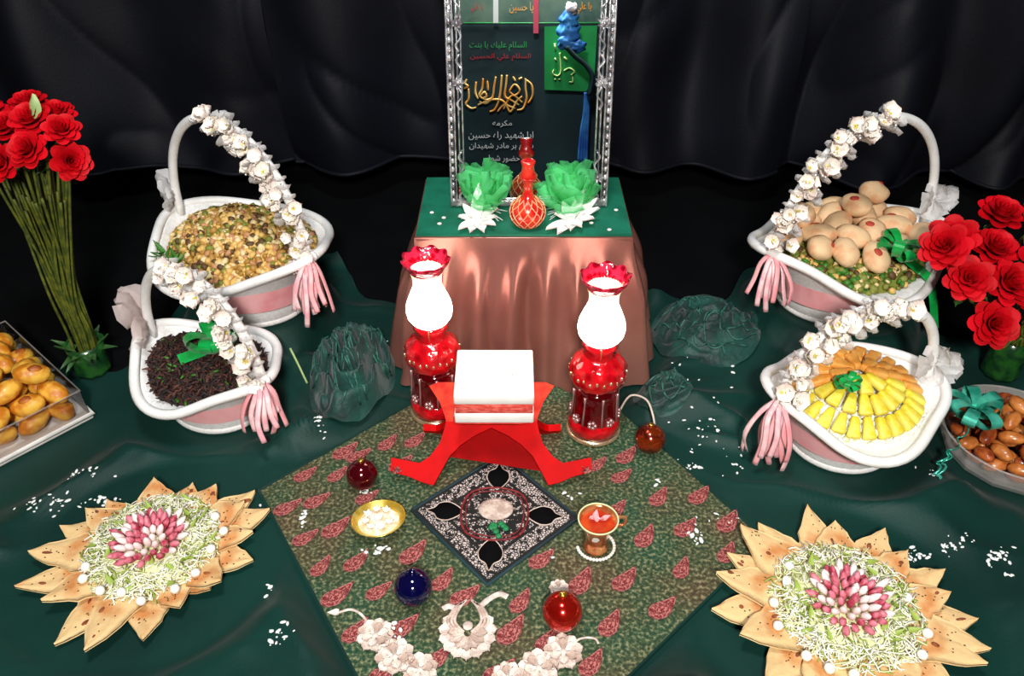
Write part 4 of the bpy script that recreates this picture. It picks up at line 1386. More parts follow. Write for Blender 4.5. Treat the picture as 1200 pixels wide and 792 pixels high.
# half outline of one board in its own plane: x sideways, s along the board (0 = hinge, negative = towards the feet)
LSP = 0.092                                     # how far the feet spread from the hinge
LOW = math.hypot(HZ, LSP)
half = [(0.0, -0.012), (0.030, -0.026), (0.056, -0.044), (0.076, -0.064), (0.090, -0.090), (0.104, -LOW), (0.124, -LOW + 0.005), (0.150, -LOW + 0.016), (0.182, -LOW + 0.024),
        (0.182, -LOW + 0.050), (0.152, -LOW + 0.044), (0.130, -LOW + 0.040), (0.112, -LOW + 0.052), (0.094, -0.040), (0.087, -0.015), (0.084, 0.0)]
uphalf = [(0.086, 0.010), (0.096, 0.036), (0.116, 0.066), (0.100, 0.073), (0.0, 0.073)]
def board(sgn, lower):
    """lower=True: from hinge to feet on side sgn of the hinge (sgn -1 = towards the viewer)"""
    hf = ([(x if x < 0.09 or sgn < 0 else 0.09 + (x - 0.09) * 0.45, q) for x, q in half] if lower else [(x * (1.0 if sgn > 0 else 0.57), q) for x, q in [(0.0, 0.0), (0.084, 0.0)] + uphalf])
    out = hf + [(-x, q) for x, q in hf[::-1] if x > 1e-6]
    th = 0.013
    dirv = Vector((0, -sgn * (LSP if sgn < 0 else 0.050), HZ)).normalized() if lower else Vector((0, sgn, 1)).normalized()
    if lower and sgn > 0:      # the rear board stands steeper and is a little shorter
        k_ = math.hypot(HZ, 0.050) / LOW
        hf = [(x, q * k_) for x, q in hf]
        out = hf + [(-x, q) for x, q in hf[::-1] if x > 1e-6]
    nrm = Vector((0, dirv.z, -dirv.y)) * (1 if dirv.y > 0 else -1)
    bm = bmesh.new()
    a = [bm.verts.new(Vector((x, 0, HZ)) + dirv * q + nrm * (th / 2)) for x, q in out]
    b = [bm.verts.new(Vector((x, 0, HZ)) + dirv * q - nrm * (th / 2)) for x, q in out]
    n = len(out)
    bm.faces.new(a); bm.faces.new(b[::-1])
    for i in range(n):
        bm.faces.new((a[i], b[i], b[(i + 1) % n], a[(i + 1) % n]))
    bmesh.ops.triangulate(bm, faces=[f for f in bm.faces if len(f.verts) > 4])
    bmesh.ops.recalc_face_normals(bm, faces=bm.faces[:])
    bm.verts.index_update()
    r = ([v.co.copy() for v in bm.verts], [tuple(v.index for v in f.verts) for f in bm.faces])
    bm.free()
    return r
for sg in (-1, 1):
    lo = MB().add(board(sg, True)).build('footed_board', 'stand_red', st, False)
    MB().add(board(sg, False)).build('upper_rest', 'stand_inner', st, False)
    for sx in (-1, 1):
        mb = MB()
        for k in range(5):
            mb.add(petal(0.011, 0.009, 0.4, 0.2, 3, 3), TR((sx * 0.172, -0.078, 0.024), (0.8, 0, k * 1.257)))
        if sg < 0:
            mb.build('toe_flower', 'thread_pink', lo)
BKZ = SZ0 + HZ + 0.0565
bk = thing('book', 'thick white closed book with red page edges resting on the red stand', 'book', (-0.031, 1.085, BKZ), 0.0)
bw, bd, bh = 0.138, 0.130, 0.062
MB().add(box(bw, bd, 0.022, 0.003, 2, (0, 0, 0.011))).build('lower_cover', 'book_white', bk)
MB().add(box(bw - 0.004, bd - 0.004, 0.022, 0.001, 1, (0, 0, 0.032))).build('page_block', 'book_red', bk)
MB().add(box(bw, bd, 0.020, 0.003, 2, (0, 0, bh - 0.009))).build('upper_cover', 'book_white', bk)
mb = MB()
for k in range(10):
    a = 2 * PI * k / 10
    mb.add(tube(spline([(0.012 * math.cos(a), 0.016 * math.sin(a), 0), (0.019 * math.cos(a + .3), 0.026 * math.sin(a + .3), 0), (0.012 * math.cos(a + .62), 0.016 * math.sin(a + .62), 0)], 10), 0.0007, 4), TR((0.022, -0.008, bh + 0.0013)))
mb.add(tube([(0.010 * math.cos(q * PI / 10), 0.014 * math.sin(q * PI / 10), 0) for q in range(21)], 0.0007, 4), TR((0.022, -0.008, bh + 0.0013)))
mb.build('cover_emblem', 'book_emblem', bk)

# ------------------------------------------------------------------ baubles
def bauble(px, py, r, m, label):
    p = at(px, py, 0.0135 + r)
    t = thing('bauble', label, 'bauble', (p.x, p.y, 0.0132), 0)
    MB().add(sphere(r, 32, 20)).build('glass_ball', m, t, True, (0, 0, r))
    MB().add(lathe([(0.0, 0.0), (r * 0.2, 0.0), (r * 0.22, r * 0.12), (r * 0.1, r * 0.18), (0, r * 0.18)], 14)).build('cap', 'gold_cap' if m != 'ball_blue' else 'ball_blue', t, True, (0, r * 0.25, r * 1.94), (-0.25, 0, 0))
bauble(424, 556, 0.0285, 'ball_maroon', 'shiny dark maroon bauble by the left foot of the book stand')
bauble(484, 688, 0.0300, 'ball_blue', 'shiny dark blue bauble on the paisley cloth')
bauble(659, 716, 0.0305, 'ball_red', 'shiny bright red bauble near the cream flower embroidery')
bauble(762, 514, 0.0290, 'ball_copper', 'copper orange bauble at the cloth edge by the lamp cord')

# ------------------------------------------------------------------ little dish and tea glass
p = at(445, 618, 0.014)
t = thing('sugar_dish', 'small gold-rimmed oval dish of white sugar flowers beside the black mat', 'dish', (p.x, p.y, 0.0135), 0.25)
MB().add(lathe([(0, 0), (0.020, 0), (0.024, 0.003), (0.036, 0.014), (0.045, 0.024), (0.0465, 0.026), (0.044, 0.025), (0.034, 0.016), (0.022, 0.008), (0, 0.007)], 36,
               lambda q, a, tt: (q[0] * 1.0, q[1] * 0.88, q[2]))).build('gilded_bowl', 'dish_gold', t)
MB().add(lathe([(0, 0.020), (0.02, 0.0195), (0.036, 0.0165)], 24, lambda q, a, tt: (q[0], q[1] * 0.88, q[2] + 0.001 * math.sin(7 * a)))).build('sugar_layer', 'sugar', t)
for k in range(8):
    a = k * 0.8
    mb = MB()
    for q in range(5):
        mb.add(petal(0.011, 0.010, 0.4, 0.3, 3, 3), TR((0, 0, 0), (0, 0, q * 1.257)) @ TR((0, 0, 0), (0, -0.4, 0)))
    mb.build('sugar_flower', 'sugar' if k % 3 else 'confetti', t, True, (0.022 * math.cos(a) * (k > 0), 0.02 * math.sin(a) * (k > 0), 0.0205))
p = at(698, 640, 0.0135)
t = thing('tea_glass', 'small copper-coloured glass cup of red drink ringed with white beads', 'cup', (p.x, p.y, 0.0135))
MB().add(lathe([(0, 0), (0.021, 0), (0.021, 0.004), (0.017, 0.008), (0.018, 0.022), (0.022, 0.042), (0.029, 0.060), (0.0335, 0.070), (0.0318, 0.070), (0.028, 0.060), (0.021, 0.044)], 32,
               lambda q, a, tt: (q[0] * (1 + 0.02 * math.cos(10 * a)), q[1] * (1 + 0.02 * math.cos(10 * a)), q[2]))).build('cup_body', 'copper_glass', t)
MB().add(lathe([(0.0, 0.057), (0.0275, 0.058)], 28)).build('red_drink', 'tea', t)
MB().add(tube([(0.0325 * math.cos(q * PI / 18), 0.0325 * math.sin(q * PI / 18), 0.070) for q in range(37)], 0.0015, 6, False)).build('pale_rim', 'shred_pale', t)
MB().add(tube(spline([(0.030, 0.008, 0.062), (0.046, 0.012, 0.060), (0.045, 0.012, 0.042), (0.023, 0.007, 0.040)], 18), 0.0028, 7)).build('handle', 'copper_glass', t)
mb = MB()
for k in range(5):
    mb.add(petal(0.014, 0.012, 0.4, 0.3, 3, 3), TR((rnd(-.01, .01), rnd(-.01, .01), 0.060), (0, 0, k * 1.257)) @ TR((0, 0, 0), (0, -0.3, 0)))
mb.build('floating_petals', 'pink_ribbon', t)
MB().add(petal(0.03, 0.014, 0.2, 0.05, 3, 4), TR((-0.004, -0.021, 0.036), (0, -1.25, -1.57))).build('cream_tag', 'petal_cream', t)
mb = MB()
for k in range(22):
    a = PI * 1.05 + k * 0.175
    mb.add(sphere(0.0032, 7, 5), TR((0.031 * math.cos(a), 0.030 * math.sin(a), 0.0035)))
tag(mb.build('bead_string', 'pearl', None, True, (p.x, p.y, 0.0125)), 'string of white beads lying round the foot of the copper cup', 'beads')

# ------------------------------------------------------------------ bread flowers
def bread_petal(L, W, seed):
    """pointed flat bread, base at origin, tip at +x, torn outline"""
    random.seed(seed)
    out = []
    n = 11
    up, dn = [], []
    for i in range(n + 1):
        t = i / n
        wv = W * 0.5 * (0.62 + 0.38 * sstep(0, 0.35, t)) * max(0.0, 1 - max(0, (t - 0.25) / 0.75) ** 1.9)
        up.append((L * t, wv * (1 + rnd(-.12, .12)))); dn.append((L * t, -wv * (1 + rnd(-.12, .12))))
    out = dn + up[::-1][1:]
    return out
def petal_mesh(L, W, seed):
    o = bread_petal(L, W, seed)
    k = len(o) // 2
    mb = MB()
    nseg = 8
    v, f = [], []
    top, bot = [], []
    n = 11
    def z(t, s):
        return 0.007 * (t ** 2) * (1 + math.sin(seed * 1.7)) + 0.003 * noise.noise(Vector((t * 4, s * 3, seed)))
    for j in range(n + 1):
        t = j / n
        w0, w1 = o[j][1], o[2 * n - j][1] if j < n else o[j][1]
        for q in range(nseg + 1):
            s = q / nseg
            y = w0 + (w1 - w0) * s
            e = 1 - abs(2 * s - 1) ** 4
            v.append((L * t, y, z(t, s) + 0.0065 * (0.45 + 0.55 * e)))
    off = len(v)
    for j in range(n + 1):
        t = j / n
        w0, w1 = o[j][1], o[2 * n - j][1] if j < n else o[j][1]
        for q in range(nseg + 1):
            s = q / nseg
            v.append((L * t, w0 + (w1 - w0) * s, z(t, s) - 0.001))
    R = nseg + 1
    for j in range(n):
        for q in range(nseg):
            a = j * R + q
            f.append((a, a + R, a + R + 1, a + 1)[::-1])
            f.append((off + a, off + a + R, off + a + R + 1, off + a + 1))
        f.append((j * R, (j + 1) * R, off + (j + 1) * R, off + j * R)[::-1])
        a = j * R + nseg
        f.append((a, a + R, off + a + R, off + a))
    mb.add((v, f), None, 0)
    # scorched spots and seeds
    for k in range(random.choice((0, 1, 1, 2))):
        t = rnd(0.45, 0.85); s = rnd(0.25, 0.75)
        j = int(t * n); w0, w1 = o[j][1], o[2 * n - j][1]
        mb.add(sphere(1, 8, 4, (rnd(.004, .010), rnd(.002, .005), 0.0016), 0.3, 2, k), TR((L * t, w0 + (w1 - w0) * s, z(t, s) + 0.0058), (0, 0, rnd(-.5, .5))), 1)
    for k in range(14):
        t = rnd(0.15, 0.85); s = rnd(0.2, 0.8)
        j = int(t * n); w0, w1 = o[j][1], o[2 * n - j][1]
        mb.add(sphere(1, 5, 3, (.0018, .0012, 0.0008)), TR((L * t, w0 + (w1 - w0) * s, z(t, s) + 0.0066)), 2)
    return mb.mesh('bread_petal', ['bread', 'bread_char', 'bread_speck'])
def shreds(n, R, r0, zf, mats, wts, L=0.022):
    mb = MB()
    for k in range(n):
        r = r0 + (R - r0) * math.sqrt(rnd(0, 1)); a = rnd(0, 2 * PI)
        p = Vector((r * math.cos(a), r * math.sin(a), zf(r) + rnd(0, 0.010)))
        th = rnd(0, 2 * PI); l = L * rnd(0.6, 1.3); el = rnd(-0.25, 0.5)
        d = Vector((math.cos(th) * math.cos(el), math.sin(th) * math.cos(el), math.sin(el))) * l * 0.5
        sd = Vector((-d.y, d.x, 0)).normalized() * l * rnd(-.25, .25)
        mb.add(tube([p - d, p + sd, p + d], 0.0011, 4), None, random.choices(range(len(mats)), wts)[0])
    return mb.mesh('grated_garnish', mats)
def bread_flower(c, R, label, seed, tips):
    t = thing('bread_flower', label, 'bread', (c.x, c.y, 0.0085 if c.x < 0 else 0.0115))
    for k, (ang, L, lvl) in enumerate(tips):
        r0 = R * 0.30
        me = petal_mesh(R * L - r0, R * rnd(0.36, 0.44), seed * 100 + k)
        random.seed(seed * 977 + k)
        o = link('bread_petal', me, t, (r0 * math.cos(math.radians(ang)), r0 * math.sin(math.radians(ang)), 0.0055 + 0.009 * lvl), (rnd(-.04, .04), -0.015 - 0.05 * lvl, math.radians(ang)))
    random.seed(seed)
    zf = lambda r: 0.022 + 0.024 * math.cos(min(1, r / (R * 0.56)) * PI / 2)
    MB().add(lathe([(R * 0.50, 0.012), (R * 0.46, 0.024), (R * 0.36, 0.034), (R * 0.2, 0.042), (0.0, 0.044)], 32, lambda q, a, tt: (q[0], q[1], q[2] + 0.003 * math.sin(5 * a)))).build('salad_bed', 'shred_pale', t)
    link('grated_garnish', shreds(950, R * 0.57, 0.044, zf, ['shred_white', 'shred_pale', 'shred_green', 'cheese'], [5, 4, 2.2, 3]), t)['kind'] = 'stuff'
    mb = MB()
    for k in range(26):
        a = rnd(0, 2 * PI); r = rnd(0.30, 0.52) * R
        mb.add(petal(0.02, 0.009, 0.3, 0.25, 3, 4), TR((r * math.cos(a), r * math.sin(a), zf(r) + 0.008), (rnd(-.4, .4), -rnd(0, .6), rnd(0, 6.28))))
    mb.build('green_herbs', 'shred_green', t)['kind'] = 'stuff'
    for k in range(64):
        a = k * 2.39996; r = 0.0058 * math.sqrt(k) * (R / 0.19)
        el = PI / 2 - 1.05 * r / (R * 0.24) + rnd(-.18, .18)
        d = Vector((math.cos(a) * math.cos(el), math.sin(a) * math.cos(el), math.sin(el)))
        l = rnd(0.018, 0.030)
        p = Vector((r * math.cos(a), r * math.sin(a) - 0.004, 0.050 - r * 0.16))
        me = MB().add(tube([p, p + d * l * 0.4, p + d * l * 0.75, p + d * l], [0.0030, 0.0060, 0.0050, 0.001], 6), None, 0 if k % 5 not in (0, 3) else 1)
        o = me.mesh('radish_sliver', ['radish', 'radish_tip'])
        link('radish_sliver', o, t)
    return t
# angle (deg, ccw from +x), length factor, layer
L_T = [(24, 1.02, 0), (42, 0.98, 0), (10, 0.86, 1), (-8, 0.92, 0), (-30, 0.86, 1), (62, 0.78, 1), (84, 0.80, 0), (108, 0.80, 1), (140, 0.82, 0), (165, 1.0, 0), (185, 1.06, 1), (203, 1.10, 0),
       (222, 0.92, 1), (243, 1.04, 0), (262, 1.06, 1), (285, 0.96, 0), (305, 0.80, 1), (152, 0.88, 1), (34, 0.84, 1), (325, 0.78, 0)]
R_T = [(20, 0.98, 0), (-6, 1.0, 0), (-22, 1.02, 1), (52, 0.98, 0), (90, 1.02, 0), (78, 0.84, 1), (118, 0.98, 0), (132, 1.0, 1), (148, 0.96, 0), (163, 1.0, 1), (180, 1.04, 0), (198, 0.96, 1),
       (218, 0.98, 0), (240, 1.0, 1), (262, 1.0, 0), (285, 1.0, 1), (308, 1.02, 0), (330, 1.0, 1), (36, 0.82, 1), (5, 0.84, 1)]
def balls(c, R, pts, label, grp):
    m = MB().add(sphere(0.0078, 12, 8, (1, 1, 0.9), 0.1, 2)).mesh('cheese_ball', 'cheese')
    for px, py in pts:
        p = at(px, py, 0.046)
        tag(link('cheese_ball', m, None, p, (rnd(0, 3), 0, rnd(0, 3))), label, 'cheese ball', grp)
bread_flower(BL, 0.187, 'flower of pointed flatbread pieces with white garnish and radish heart, left of the paisley cloth', 3, L_T)
bread_flower(BR, 0.197, 'flower of pointed flatbread pieces with white garnish and radish heart, right of the paisley cloth', 4, R_T)
balls(BL, 0.187, [(117, 692), (142, 694), (165, 704), (205, 690), (247, 643), (252, 605), (229, 671), (97, 678), (100, 664), (262, 622)], 'small white cheese ball on the left bread flower', 'cheese balls on the left bread flower')
balls(BR, 0.197, [(907, 706), (912, 733), (922, 680), (925, 663), (945, 768), (972, 783), (1081, 767), (1087, 742), (1063, 700), (1001, 790)], 'small white cheese ball on the right bread flower', 'cheese balls on the right bread flower')

# ------------------------------------------------------------------ roses
def rose_mesh(seed):
    random.seed(seed)
    mb = MB()
    def pet(r0, r1, h, wid, curl, a, z0):
        v, f = [], []
        nu, nv = 6, 5
        for j in range(nv + 1):
            t = j / nv
            for i in range(nu + 1):
                s = 2 * i / nu - 1
                th = a + s * wid * (0.55 + 0.45 * math.sin(PI * min(1, t * 0.75 + 0.15)))
                tt = t * (1 - 0.16 * s * s)
                r = r0 + (r1 - r0) * tt ** 1.3 + curl * max(0, tt - 0.65) ** 2 * 6
                z = z0 + h * tt - curl * max(0, tt - 0.75) ** 2 * 6
                v.append((r * math.cos(th), r * math.sin(th), z))
        for j in range(nv):
            for i in range(nu):
                q = j * (nu + 1) + i
                f.append((q, q + 1, q + nu + 2, q + nu + 1))
        mb.add((v, f))
    for k in range(3): pet(0.001, 0.004, 0.036, 1.6, 0.0, k * 2.1, 0.002)
    for k in range(4): pet(0.003, 0.009, 0.037, 1.2, 0.002, k * 1.57 + 0.4, 0.001)
    for k in range(5): pet(0.005, 0.015, 0.037, 1.05, 0.004, k * 1.257 + 0.2, 0.0)
    for k in range(5): pet(0.006, 0.021, 0.035, 1.0, 0.007, k * 1.257 + 0.9, -0.001)
    for k in range(6): pet(0.007, 0.026, 0.031, 0.9, 0.010, k * 1.047 + 0.3, -0.002)
    for k in range(7): pet(0.007, 0.031, 0.025, 0.75, 0.012, k * 0.898 + 0.7, -0.004)
    mb.add(sphere(0.008, 10, 6), TR((0, 0, 0)))
    return mb.mesh('rose_bloom', 'rose_red')
ROSES = [rose_mesh(k) for k in range(3)]
SEP = MB()
for k in range(5):
    SEP.add(petal(0.018, 0.008, 0.3, -0.2, 3, 4), TR((0, 0, -0.006), (0, 0.3, k * 1.257)))
SEPAL = SEP.mesh('sepals', 'leaf')
LEAF = MB().add(petal(0.05, 0.03, 0.25, -0.12, 4, 6, 0.9)).mesh('leaf', 'leaf')
LEAFP = MB().add(petal(0.042, 0.03, 0.35, 0.1, 4, 6, 0.9)).mesh('leaf', 'leaf_pale')

def rose_bunch(base, heads, label, grp, extra, waist, sc=1.0, fan=0.6):
    HP = [atY(px, py, Y) + Vector(tilt).normalized() * 0.014 for px, py, Y, tilt in heads]
    settle(HP, [Vector((0, 0, 1))] * len(HP), 0.0, 0.0325 * sc, lambda x, y: -1.0, lambda p: None, 60, 0.0, 0.0)
    for k, (px, py, Y, tilt) in enumerate(heads):
        h = HP[k] - Vector(tilt).normalized() * 0.014
        t = thing('red_rose', label, 'rose', (base.x, base.y, base.z), 0, grp)
        rel = h - base
        axis = Vector((tilt[0], tilt[1], tilt[2])).normalized()
        eul = axis.to_track_quat('Z', 'X').to_euler()
        eul.rotate_axis('Z', k * 1.1)
        link('rose_bloom', ROSES[k % 3], t, rel, eul, (sc * rnd(0.98, 1.14),) * 3)
        link('sepals', SEPAL, t, rel, eul, (sc,) * 3)
        b0 = Vector((rnd(-1, 1) * waist, rnd(-1, 1) * waist, 0.012))
        c = [b0, b0 + (rel - b0) * 0.5 + Vector((0, 0, -0.0)), rel - axis * 0.05 * sc, rel - axis * 0.006]
        c[1] = Vector((b0.x + (rel.x * fan - b0.x) * 0.5, b0.y + (rel.y * fan - b0.y) * 0.5, rel.z * 0.5))
        lean = Vector((rel.x, rel.y, 0)); lean = lean * min(0.10, 0.012 / max(1e-4, lean.length))
        c.insert(1, Vector((b0.x * 0.9 + lean.x, b0.y * 0.9 + lean.y, 0.108)))
        MB().add(tube(spline(c, 28), 0.0032, 6)).build('stem', 'stem', t)
        for q in range(extra):
            b1 = Vector((rnd(-1, 1) * waist, rnd(-1, 1) * waist, 0.012))
            tp = Vector((rel.x * 0.62 + rnd(-.02, .02), rel.y * .75 + rnd(-.02, .02), rel.z * rnd(0.80, 0.90)))
            c = [b1, Vector((b1.x + (tp.x * fan - b1.x) * 0.5, b1.y, tp.z * 0.5)), tp]
            c.insert(1, Vector((b1.x * 0.9 + lean.x, b1.y * 0.9 + lean.y, 0.108)))
            MB().add(tube(spline(c, 21), 0.0028, 5)).build('side_stem', 'stem', t)
        if k % 2 == 0:
            d = Vector((rnd(-1, 1), -0.6, -0.1))
            link('leaf', LEAF, t, rel - axis * 0.055 * sc, d.to_track_quat('X', 'Z').to_euler())
    return
vb = at(112, 436, 0.0)
vb.z = 0.0075
t = thing('flower_vase', 'short dark green vase holding the long-stemmed roses at the left', 'vase', vb)
MB().add(lathe([(0, 0), (0.034, 0), (0.037, 0.01), (0.036, 0.05), (0.040, 0.075), (0.037, 0.075), (0.033, 0.05), (0.032, 0.012), (0, 0.01)], 24,
               lambda q, a, tt: (q[0] * (1 + .05 * math.cos(9 * a)), q[1] * (1 + .05 * math.cos(9 * a)), q[2]))).build('vase_body', 'vase_green', t)
mb = MB()
random.seed(3)
for k in range(14):
    a = rnd(0, 6.28)
    mb.add(petal(0.05, 0.02, 0.3, 0.1, 3, 5), TR((0.02 * math.cos(a), 0.02 * math.sin(a), 0.06), (0, 0, a)) @ TR((0, 0, 0), (0, -rnd(-.9, 0.9), 0)))
mb.build('foliage_collar', 'leaf', t)
YV = vb.y
rose_bunch(vb, [(14, 150, YV + .03, (0, -.4, 1)), (48, 152, YV, (0.1, -.5, 1)), (70, 158, YV - .01, (0.35, -.5, .9)), (12, 190, YV - .04, (-.1, -.8, .6)), (80, 186, YV - .02, (0.7, -.7, .3)),
                (36, 174, YV - .03, (0, -.7, .7)), (-12, 168, YV, (-.4, -.5, .8)), (30, 138, YV + .05, (0, -.2, 1)), (62, 142, YV + .04, (.2, -.2, 1)), (-8, 140, YV + .05, (0, -.2, 1))],
           'red rose on a long olive stem in the tall bunch by the golden sweets tray', 'roses of the tall left bunch', 4, 0.018, 0.86, 0.55)
o = link('leaf', LEAFP, None, atY(39, 139, YV - 0.01), Vector((0.1, 0.25, 1)).to_track_quat('X', 'Z').to_euler())
o.rotation_euler.rotate_axis('X', PI); tag(o, 'pale green leaf standing up above the tall rose bunch', 'leaf')
random.seed(9)
vb2 = at(1168, 440, 0.0); vb2.z = 0.0075
t = thing('flower_vase', 'short dark green vase holding the red roses behind the brown sweets dish', 'vase', vb2)
MB().add(lathe([(0, 0), (0.034, 0), (0.037, 0.01), (0.034, 0.06), (0.042, 0.10), (0.039, 0.10), (0.031, 0.06), (0.032, 0.012), (0, 0.01)], 24,
               lambda q, a, tt: (q[0] * (1 + .05 * math.cos(9 * a)), q[1] * (1 + .05 * math.cos(9 * a)), q[2]))).build('vase_body', 'vase_green', t)
Y2 = vb2.y
rose_bunch(vb2, [(1163, 368, Y2 - .07, (-.1, -.75, .55)), (1170, 346, Y2 - .05, (.05, -.6, .8)), (1143, 328, Y2 - .04, (-.35, -.6, .7)), (1133, 290, Y2 + .02, (-.4, -.4, .8)), (1152, 288, Y2 + .03, (0, -.4, .9)),
                 (1178, 268, Y2 + .06, (0, -.3, 1)), (1202, 264, Y2 + .06, (0.2, -.3, 1)), (1196, 306, Y2, (0.2, -.6, .7)), (1196, 350, Y2 - .04, (.3, -.6, .6)), (1118, 292, Y2 + .0, (-.5, -.4, .6))],
           'red rose in the low bunch beside the cookie basket', 'roses of the right bunch', 1, 0.016, 1.2, 0.7)

# ------------------------------------------------------------------ tray of golden sweets (left)
corner = at(105, 491, 0.01)
d1 = Vector((-0.66, -0.75, 0)).normalized()     # front edge
d2 = Vector((-0.72, 0.70, 0)).normalized()
TLn = 0.36
tc_ = corner + d1 * TLn / 2 + d2 * TLn / 2
tr_rz = math.atan2(-d1.y, -d1.x)
tray = thing('sweets_tray', 'square white tray with clear plastic sides under the golden sweets', 'tray', (tc_.x, tc_.y, 0.0075), tr_rz)
MB().add(box(TLn, TLn, 0.006, 0.002, 2, (0, 0, 0.003))).build('tray_base', 'tray_white', tray)
hl = TLn / 2
rim = [(-hl, -hl, .012), (hl, -hl, .012), (hl, hl, .012), (-hl, hl, .012), (-hl, -hl, .012)]
MB().add(tube(rim, 0.005, 6)).build('tray_rim', 'tray_white', tray)
for k in range(4):
    a = k * PI / 2
    MB().add(box(0.002, TLn - 0.01, 0.062, 0, 1, (hl - 0.004, 0, 0.040)), TR((0, 0, 0), (0, 0, a))).build('clear_side', 'clear_plastic', tray, False)
top = [(-hl + .004, -hl + .004, .072), (hl - .004, -hl + .004, .072), (hl - .004, hl - .004, .072), (-hl + .004, hl - .004, .072), (-hl + .004, -hl + .004, .072)]
MB().add(tube(top, 0.0022, 6)).build('clear_rim', 'frosted_plastic', tray)
random.seed(14)
SW = [MB().add(sphere(0.0255, 14, 9, (1.32, 0.84, 0.76), 0.10, 1.8, k)).mesh('sweet', 'sweet_gold') for k in range(4)]
SEEDM = MB().add(sphere(0.011, 8, 5, (1.2, 0.8, 0.4), 0.2, 2)).mesh('seed_spot', 'sweet_seed')
ca, sa = math.cos(tr_rz), math.sin(tr_rz)
GP, GA, GE, GS = [], [], [], []
for lay, (n, z) in enumerate(((6, 0.036), (6, 0.066), (5, 0.096))):
    sp = (TLn - 0.07 - lay * 0.03) / (n - 1)
    for i in range(n):
        for j in range(n):
            x = -hl + 0.035 + lay * 0.015 + i * sp + rnd(-.006, .006); y = -hl + 0.035 + lay * 0.015 + j * sp + rnd(-.006, .006)
            if tc_.x + x * ca - y * sa < -1.17:      # far out of view
                continue
            e = Euler((rnd(-.4, .4), rnd(-.35, .35), rnd(0, 6.28)))
            GP.append(Vector((x, y, z))); GE.append(e); GA.append(e.to_matrix() @ Vector((1, 0, 0))); GS.append((i + j) % 2 == 0)
def tray_bound(p):
    m = hl - 0.040
    p.x = max(-m, min(m, p.x)); p.y = max(-m, min(m, p.y))
settle(GP, GA, 0.0125, 0.0205, lambda x, y: 0.0138, tray_bound, 120, 0.0009)
for k, p in enumerate(GP):
    e = GE[k].copy()
    e.rotate(Euler((0, 0, tr_rz)))
    t = thing('golden_sweet', 'golden fried sweet with a dark spot on the square tray' if GS[k] else 'plain golden fried sweet on the square tray', 'sweet',
              (tc_.x + p.x * ca - p.y * sa, tc_.y + p.x * sa + p.y * ca, p.z), 0, 'golden sweets on the square tray', e)
    link('dough', SW[k % 4], t)
    if GS[k]:
        link('dark_spot', SEEDM, t, (0.004, 0, 0.0175))

# ------------------------------------------------------------------ bowl of brown sweets (right)
pc = Vector((0.945, 1.085, 0.0075))
bl = thing('sweets_bowl', 'round clear bowl of brown sweets with a teal ribbon, beside the jelly stick basket', 'bowl', pc)
MB().add(lathe([(0, 0), (0.10, 0), (0.115, 0.006), (0.126, 0.03), (0.132, 0.058), (0.130, 0.058), (0.123, 0.03), (0.112, 0.010), (0, 0.005)], 14)).build('bowl_wall', 'frosted_plastic', bl, False)
MB().add(tube([(0.131 * math.cos(q * PI / 24), 0.131 * math.sin(q * PI / 24), 0.058) for q in range(49)], 0.002, 6, False)).build('bowl_lip', 'frosted_plastic', bl)
DT = [MB().add(sphere(0.016, 10, 7, (1.45, 0.82, 0.76), 0.08, 2, k)).mesh('brown_sweet', 'date_brown' if k % 2 else 'date_amber') for k in range(4)]
random.seed(17)
BP, BA, BE, BI = [], [], [], []
for lay, (R, n, z) in enumerate(((0.092, 16, 0.026), (0.060, 10, 0.022), (0.026, 4, 0.022), (0.084, 15, 0.048), (0.050, 10, 0.048), (0.018, 4, 0.050), (0.066, 12, 0.072), (0.032, 6, 0.074), (0.030, 6, 0.092))):
    for k in range(n):
        a = 2 * PI * k / n + lay
        e = Euler((rnd(-.3, .3), rnd(-.3, .3), rnd(0, 6.28)))
        BP.append(Vector((R * math.cos(a), R * math.sin(a), z))); BE.append(e); BA.append(e.to_matrix() @ Vector((1, 0, 0))); BI.append((k + lay) % 4)
def bowl_bound(p):
    R = 0.080 + 0.022 * sstep(0.01, 0.06, p.z)
    d = math.hypot(p.x, p.y)
    if d > R:
        p.x *= R / d; p.y *= R / d
settle(BP, BA, 0.0105, 0.0128, lambda x, y: 0.0075, bowl_bound, 110, 0.0008)
for k, p in enumerate(BP):
    o = link('brown_sweet', DT[BI[k]], None, pc + p, BE[k])
    tag(o, ('dark brown' if BI[k] % 2 else 'amber brown') + ' glossy oval sweet heaped in the round clear bowl', 'sweet', 'brown sweets in the clear bowl')
pb = at(1139, 488, 0.100)
tl = []
for k in range(2):
    c = [(0, 0, 0.01), at(1122, 520, 0.07) - pb, at(1104 - 6 * k, 548, 0.04) - pb, at(1098 + 8 * k, 580, 0.016) - pb, at(1112 + 18 * k, 604, 0.014) - pb]
    tl.append([Vector(q) for q in c])
bow('ribbon_bow', pb, 0.055, 'crinkled teal foil bow on the bowl of brown sweets with curling tails', 'teal_ribbon', 8, 6, tails=())
mb_par = bpy.context.scene.objects[-1] if False else None
bowt = [o for o in C.objects if o.name.startswith('ribbon_bow') and o.parent is None][-1]
for c in tl:
    P = spline(c, 60)
    Q = [p + Vector((0.006 * math.sin(i * 0.9), 0.004 * math.cos(i * 0.9), 0.003 * math.sin(i * 1.1))) for i, p in enumerate(P)]
    MB().add(tube(Q, 0.0022, 5, True, 0.5)).build('curled_tail', 'teal_ribbon', bowt)

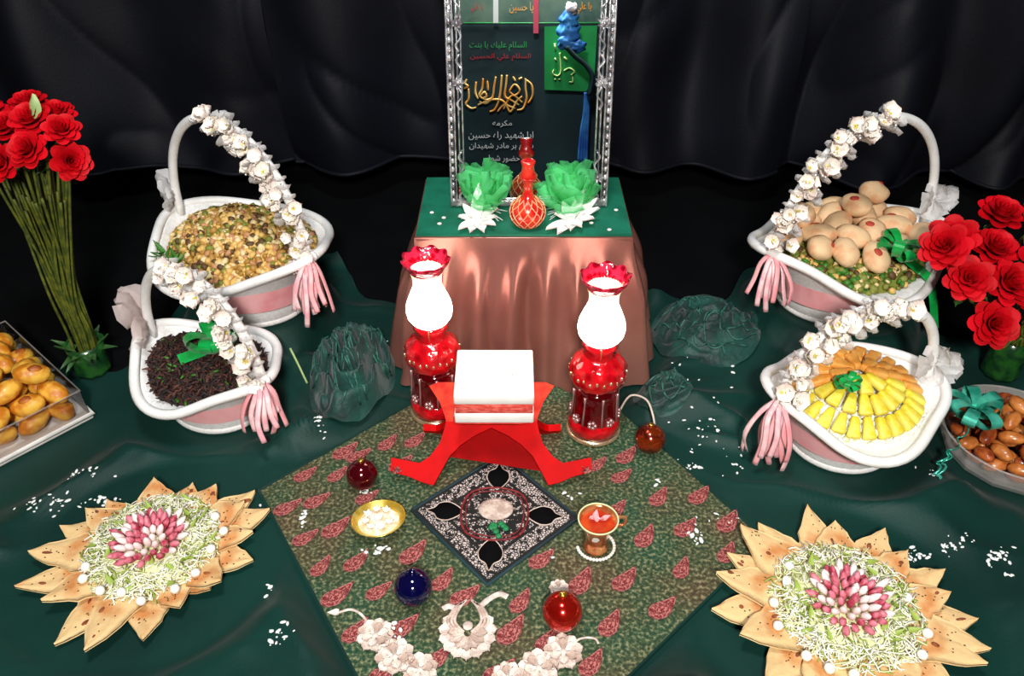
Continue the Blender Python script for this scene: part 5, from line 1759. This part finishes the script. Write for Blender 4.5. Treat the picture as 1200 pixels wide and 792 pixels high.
# ------------------------------------------------------------------ white scatter on the cloths
random.seed(23)
def scatter(name, label, clusters, size, m='confetti', cat='petals'):
    mb = MB()
    for px, py, n, sx, sy in clusters:
        for k in range(int(n * 1.5)):
            p = at(px + random.gauss(0, sx), py + random.gauss(0, sy), 0.01)
            z = rug_z(p.x, p.y) + 0.002 if in_rug(p.x, p.y) < 0 else cloth_h(p.x, p.y) + 0.002
            s = size * rnd(0.35, 1.4)
            mb.add(sphere(1, 6, 4, (s * rnd(1, 2.2), s, s * 0.45), 0.5, 2, k), TR((p.x, p.y, z), (rnd(-.3, .3), rnd(-.3, .3), rnd(0, 6.28))))
    o = mb.build(name, m)
    tag(o, label, cat, None, 'stuff')
scatter('white_petal_scatter', 'loose white petal bits strewn over the dark green floor cloth',
        [(105, 562, 10, 14, 3), (45, 598, 12, 14, 3), (75, 592, 8, 10, 3), (115, 586, 8, 12, 3), (120, 583, 5, 3, 2), (320, 690, 3, 6, 5), (335, 765, 10, 8, 10), (376, 511, 12, 4, 4), (395, 452, 5, 6, 10), (300, 600, 4, 6, 6),
         (820, 500, 8, 16, 12), (838, 520, 10, 14, 10), (862, 545, 6, 12, 8), (812, 546, 7, 10, 2), (1068, 652, 24, 8, 4), (1117, 643, 18, 9, 4), (1168, 658, 16, 8, 5), (860, 450, 4, 6, 14), (800, 460, 6, 16, 20),
         (795, 400, 6, 20, 16), (440, 425, 9, 16, 18), (900, 735, 3, 5, 5), (1178, 678, 4, 6, 3), (1085, 560, 5, 8, 8), (840, 605, 4, 10, 6), (430, 400, 4, 12, 12)], 0.0024)
scatter('white_petal_scatter', 'white petal bits lying on the paisley cloth', [(355, 615, 6, 3, 8), (438, 645, 8, 10, 4), (816, 625, 8, 4, 6), (773, 568, 3, 4, 3), (840, 606, 2, 2, 2), (430, 577, 5, 6, 2), (665, 582, 4, 4, 3), (590, 650, 3, 30, 8), (460, 738, 4, 6, 6)], 0.0030)
tag(MB().add(petal(0.03, 0.009, 0.3, 0.05, 3, 5)).build('red_petal', 'rose_red', None, True, at(343, 772, 0.03) , (0, 0, 0.1)), 'thin red petal lying on the green cloth by the paisley cloth edge', 'petal')
